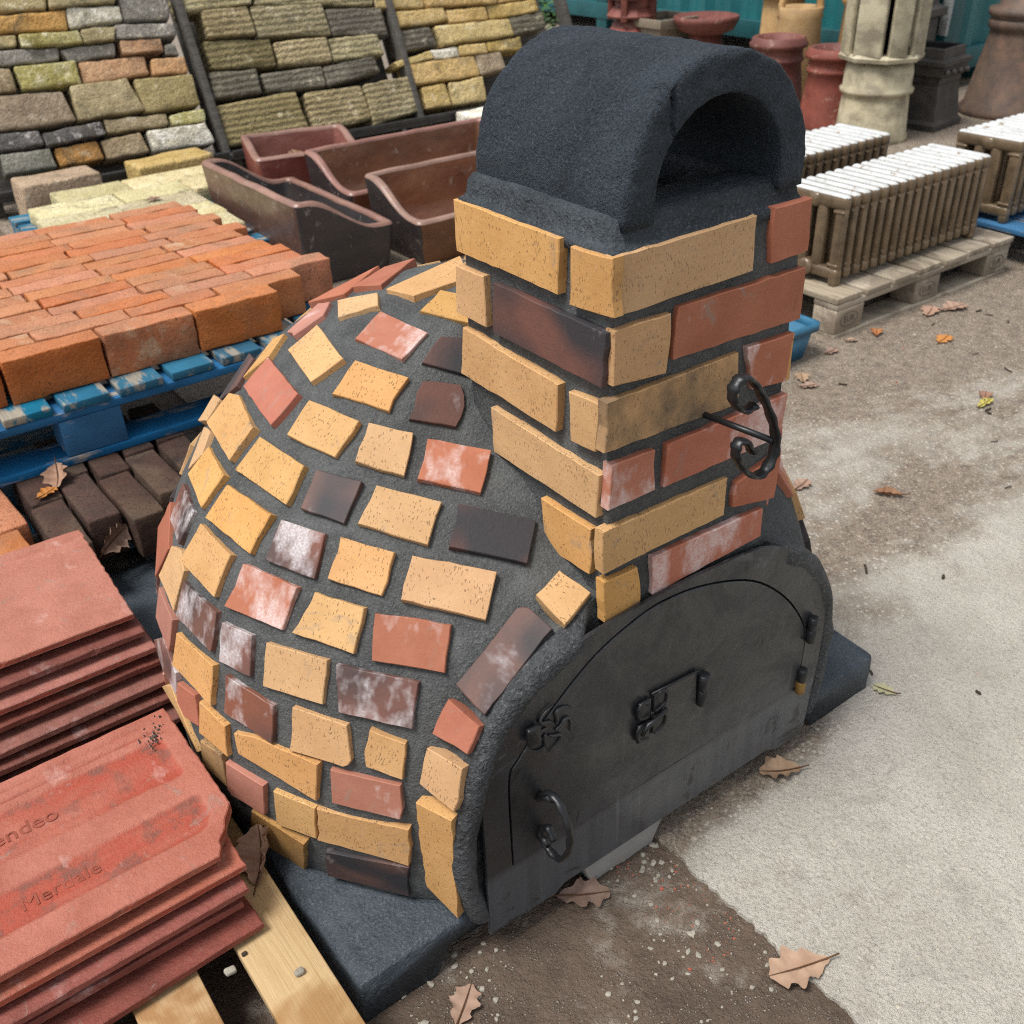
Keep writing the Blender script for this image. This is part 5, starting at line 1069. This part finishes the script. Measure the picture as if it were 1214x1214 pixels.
# ------------------------------------------------------------------ fallen leaves
def leaf(x, y, z, rz, L, label, mat='leaf_tan', curl=.15, tilt=(0, 0), seed=0, wd=.30):
    r = random.Random(seed); n = 30; V = []; F = []
    lob = r.choice([3.5, 4, 4.5]); ph = r.random()
    for i in range(n + 1):
        t = i / n; w = L * wd * math.sin(math.pi * min(1, t * .97 + .015)) ** .7 * (1 + .22 * math.cos(2 * math.pi * (lob * t + ph))) * (.75 + .5 * t if t < .6 else 1.05 - .0 * t)
        for k in range(-3, 4):
            u = k / 3; xx = L * (t - .5) + abs(u) * w * .18; yy = u * w * (1 + .08 * r.uniform(-1, 1))
            zz = curl * L * (u * u * .6 * math.sin(math.pi * t) + .8 * (t - .5) ** 2) + .012 * L * math.sin(9 * t + 3 * u) + .02 * L * r.uniform(-.3, .3) - .01 * L * (k == 0)
            V.append(Vector((xx, yy, zz)))
    for i in range(n):
        for k in range(6): F.append([i * 7 + k, i * 7 + k + 1, (i + 1) * 7 + k + 1, (i + 1) * 7 + k])
    zmin = min(v.z for v in V)
    mw = Matrix.Translation((x, y, z - zmin * .5)) @ Matrix.Rotation(rz, 4, 'Z') @ Matrix.Rotation(tilt[0], 4, 'X') @ Matrix.Rotation(tilt[1], 4, 'Y')
    o = tag(ob('fallen_leaf', mesh('fallen_leaf', V, F, mat, True), None, mw), label, 'leaf', 'fallen leaves')
    mid = [Vector((L * (t - .5), 0, curl * L * .8 * (t - .5) ** 2 + .002)) for t in (0, .25, .5, .75, 1)]
    st = tube([mid[0] + Vector((-L * .16, .008 * L, .004)), mid[0]] + mid[1:], [.0013, .0014, .0012, .001, .0008, .0004], 5)
    part('stalk', st, 'leaf_stem', o, True, mw)
P_ = .010
leaf(.392, -.03, P_, 2.6, .075, 'curled tan oak leaf on the concrete close below the steel door', seed=1, curl=.3)
leaf(.125, -.30, P_, -.35 + math.pi, .095, 'large flat tan oak leaf lying across the broken concrete edge', seed=2, curl=.12)
leaf(-.04, -.012, .004, -.55, .082, 'tan oak leaf on the mud below the left end of the steel door', seed=3, curl=.15)
leaf(-.29, -.05, .004, .65, .066, 'small tan leaf on the mud at the bottom edge of the picture', seed=4, curl=.12)
leaf(2.40, 1.07, P_, .4, .10, 'pale tan oak leaf before the grey pallet, left one of a pair', seed=5)
leaf(2.49, 1.04, P_, -.2, .11, 'pale tan oak leaf before the grey pallet, right one of a pair', seed=6)
leaf(2.11, 1.07, P_, .6, .06, 'orange-brown leaf near the corner of the grey pallet', 'leaf_orange', seed=7, curl=.35)
leaf(1.88, 1.07, P_, .1, .06, 'pinkish tan leaf left of the grey pallet corner', seed=8)
leaf(2.00, 1.085, P_, -.3, .045, 'tiny pale leaf at the foot of the stamped pallet block', seed=9)
leaf(2.23, .90, P_, .2, .08, 'orange tan leaf alone on the dark mud right of the pallet corner', 'leaf_orange', seed=10, curl=.1)
leaf(1.66, 1.00, P_, .8, .07, 'pale tan leaf on the mud just right of the chimney', seed=11)
leaf(1.63, .95, P_, -.4, .06, 'tan leaf on the mud just below another beside the chimney', seed=12)
leaf(1.92, .555, P_, .1, .085, 'yellow-tan narrow leaf at the right side of the concrete', 'leaf_yellow', seed=13, wd=.16)
leaf(1.96, .58, P_, .5, .06, 'brown curled leaf touching the narrow yellow-tan leaf', 'leaf_brown', seed=14, curl=.3)
leaf(.705, -.012, P_, 1.9, .045, 'pale green leaf on the concrete right of the oven base', 'leaf_green', seed=15, curl=.1)
leaf(1.17, .585, P_, .2, .065, 'pinkish tan leaf on the concrete right of the dome', seed=16)
leaf(1.30, .42, P_, 2.2, .075, 'brown narrow curled leaf on the concrete right of the dome', 'leaf_brown', seed=17, wd=.17, curl=.3)
leaf(2.95, 1.0, P_, .3, .09, 'tan leaf at the right-hand end of the grey pallet', seed=19)
leaf(-.435, .262, .128, .9, .095, 'big crumpled tan leaf wedged between the roof tiles and the oven base', seed=20, curl=.5, tilt=(-.5, -.35))
leaf(-.385, 1.395, .246, -1.9, .085, 'curled pale leaf on top of the dark bricks', seed=21, curl=.4, tilt=(.2, .2))
leaf(-.425, 1.34, .243, .5, .055, 'small orange-brown leaf on the leftmost dark brick', 'leaf_orange', seed=22, curl=.2)
leaf(-.352, 1.165, .185, 1.2, .085, 'tan leaf standing between the dark bricks', seed=23, curl=.3, tilt=(1.2, -.7))
leaf(-.478, 1.12, .175, 2.2, .07, 'bright yellow leaf between orange and dark bricks', 'leaf_yellow', seed=24, curl=.3, tilt=(.5, .5))
leaf(.62, 3.62, .205, .2, .07, 'tiny pale leaf on the stone flags', seed=25)
leaf(.50, 4.30, .13, .4, .06, 'pale leaf on top of the brown stone block', seed=26)
leaf(1.40, 3.85, .205, .3, .14, 'brown oak leaf inside the small red sink', 'leaf_brown', seed=27, curl=.3)
# bird lime and stones on the plank and the top tile
V = []; F = []
parts_ = []
r = random.Random(9)
for i in range(60):
    a = r.gauss(0, .010); b = r.gauss(0, .016); s = r.uniform(.0006, .002); v, f = rbox((s * 2, s * 2, s), s * .4, (1, 1, 1)); parts_.append(([p + Vector((-.497 + a + (b * .3), .475 + b, .2480)) for p in v], f))
lm = joinvf(parts_); tag(ob('moss_dirt', mesh('moss_dirt', lm[0], lm[1], ['bird_lime', 'twig'], False, [(i // 50) % 3 > 0 for i in range(len(lm[1]))])), 'black and white dried droppings on the topmost near roof tile', 'dirt', kind='stuff')
for i, (x, y, s, m_, lab) in enumerate([(-.548, .118, .008, 'pebble_pale', 'white pebble on the plank by the tile stack'), (-.475, .060, .007, 'pebble_pale', 'small white pebble further down the plank'), (-.522, .132, .004, 'twig', 'tiny black stone on the plank')]):
    v, f = rbox((s * 2, s * 1.5, s), s * .45, (1, 1, 1), s * .2, 60, i); tag(ob('pebble', mesh('pebble', [p + Vector((0, 0, s * .5)) for p in v], f, m_, True), None, Matrix.Translation((x, y, .1185))), lab, 'pebble')
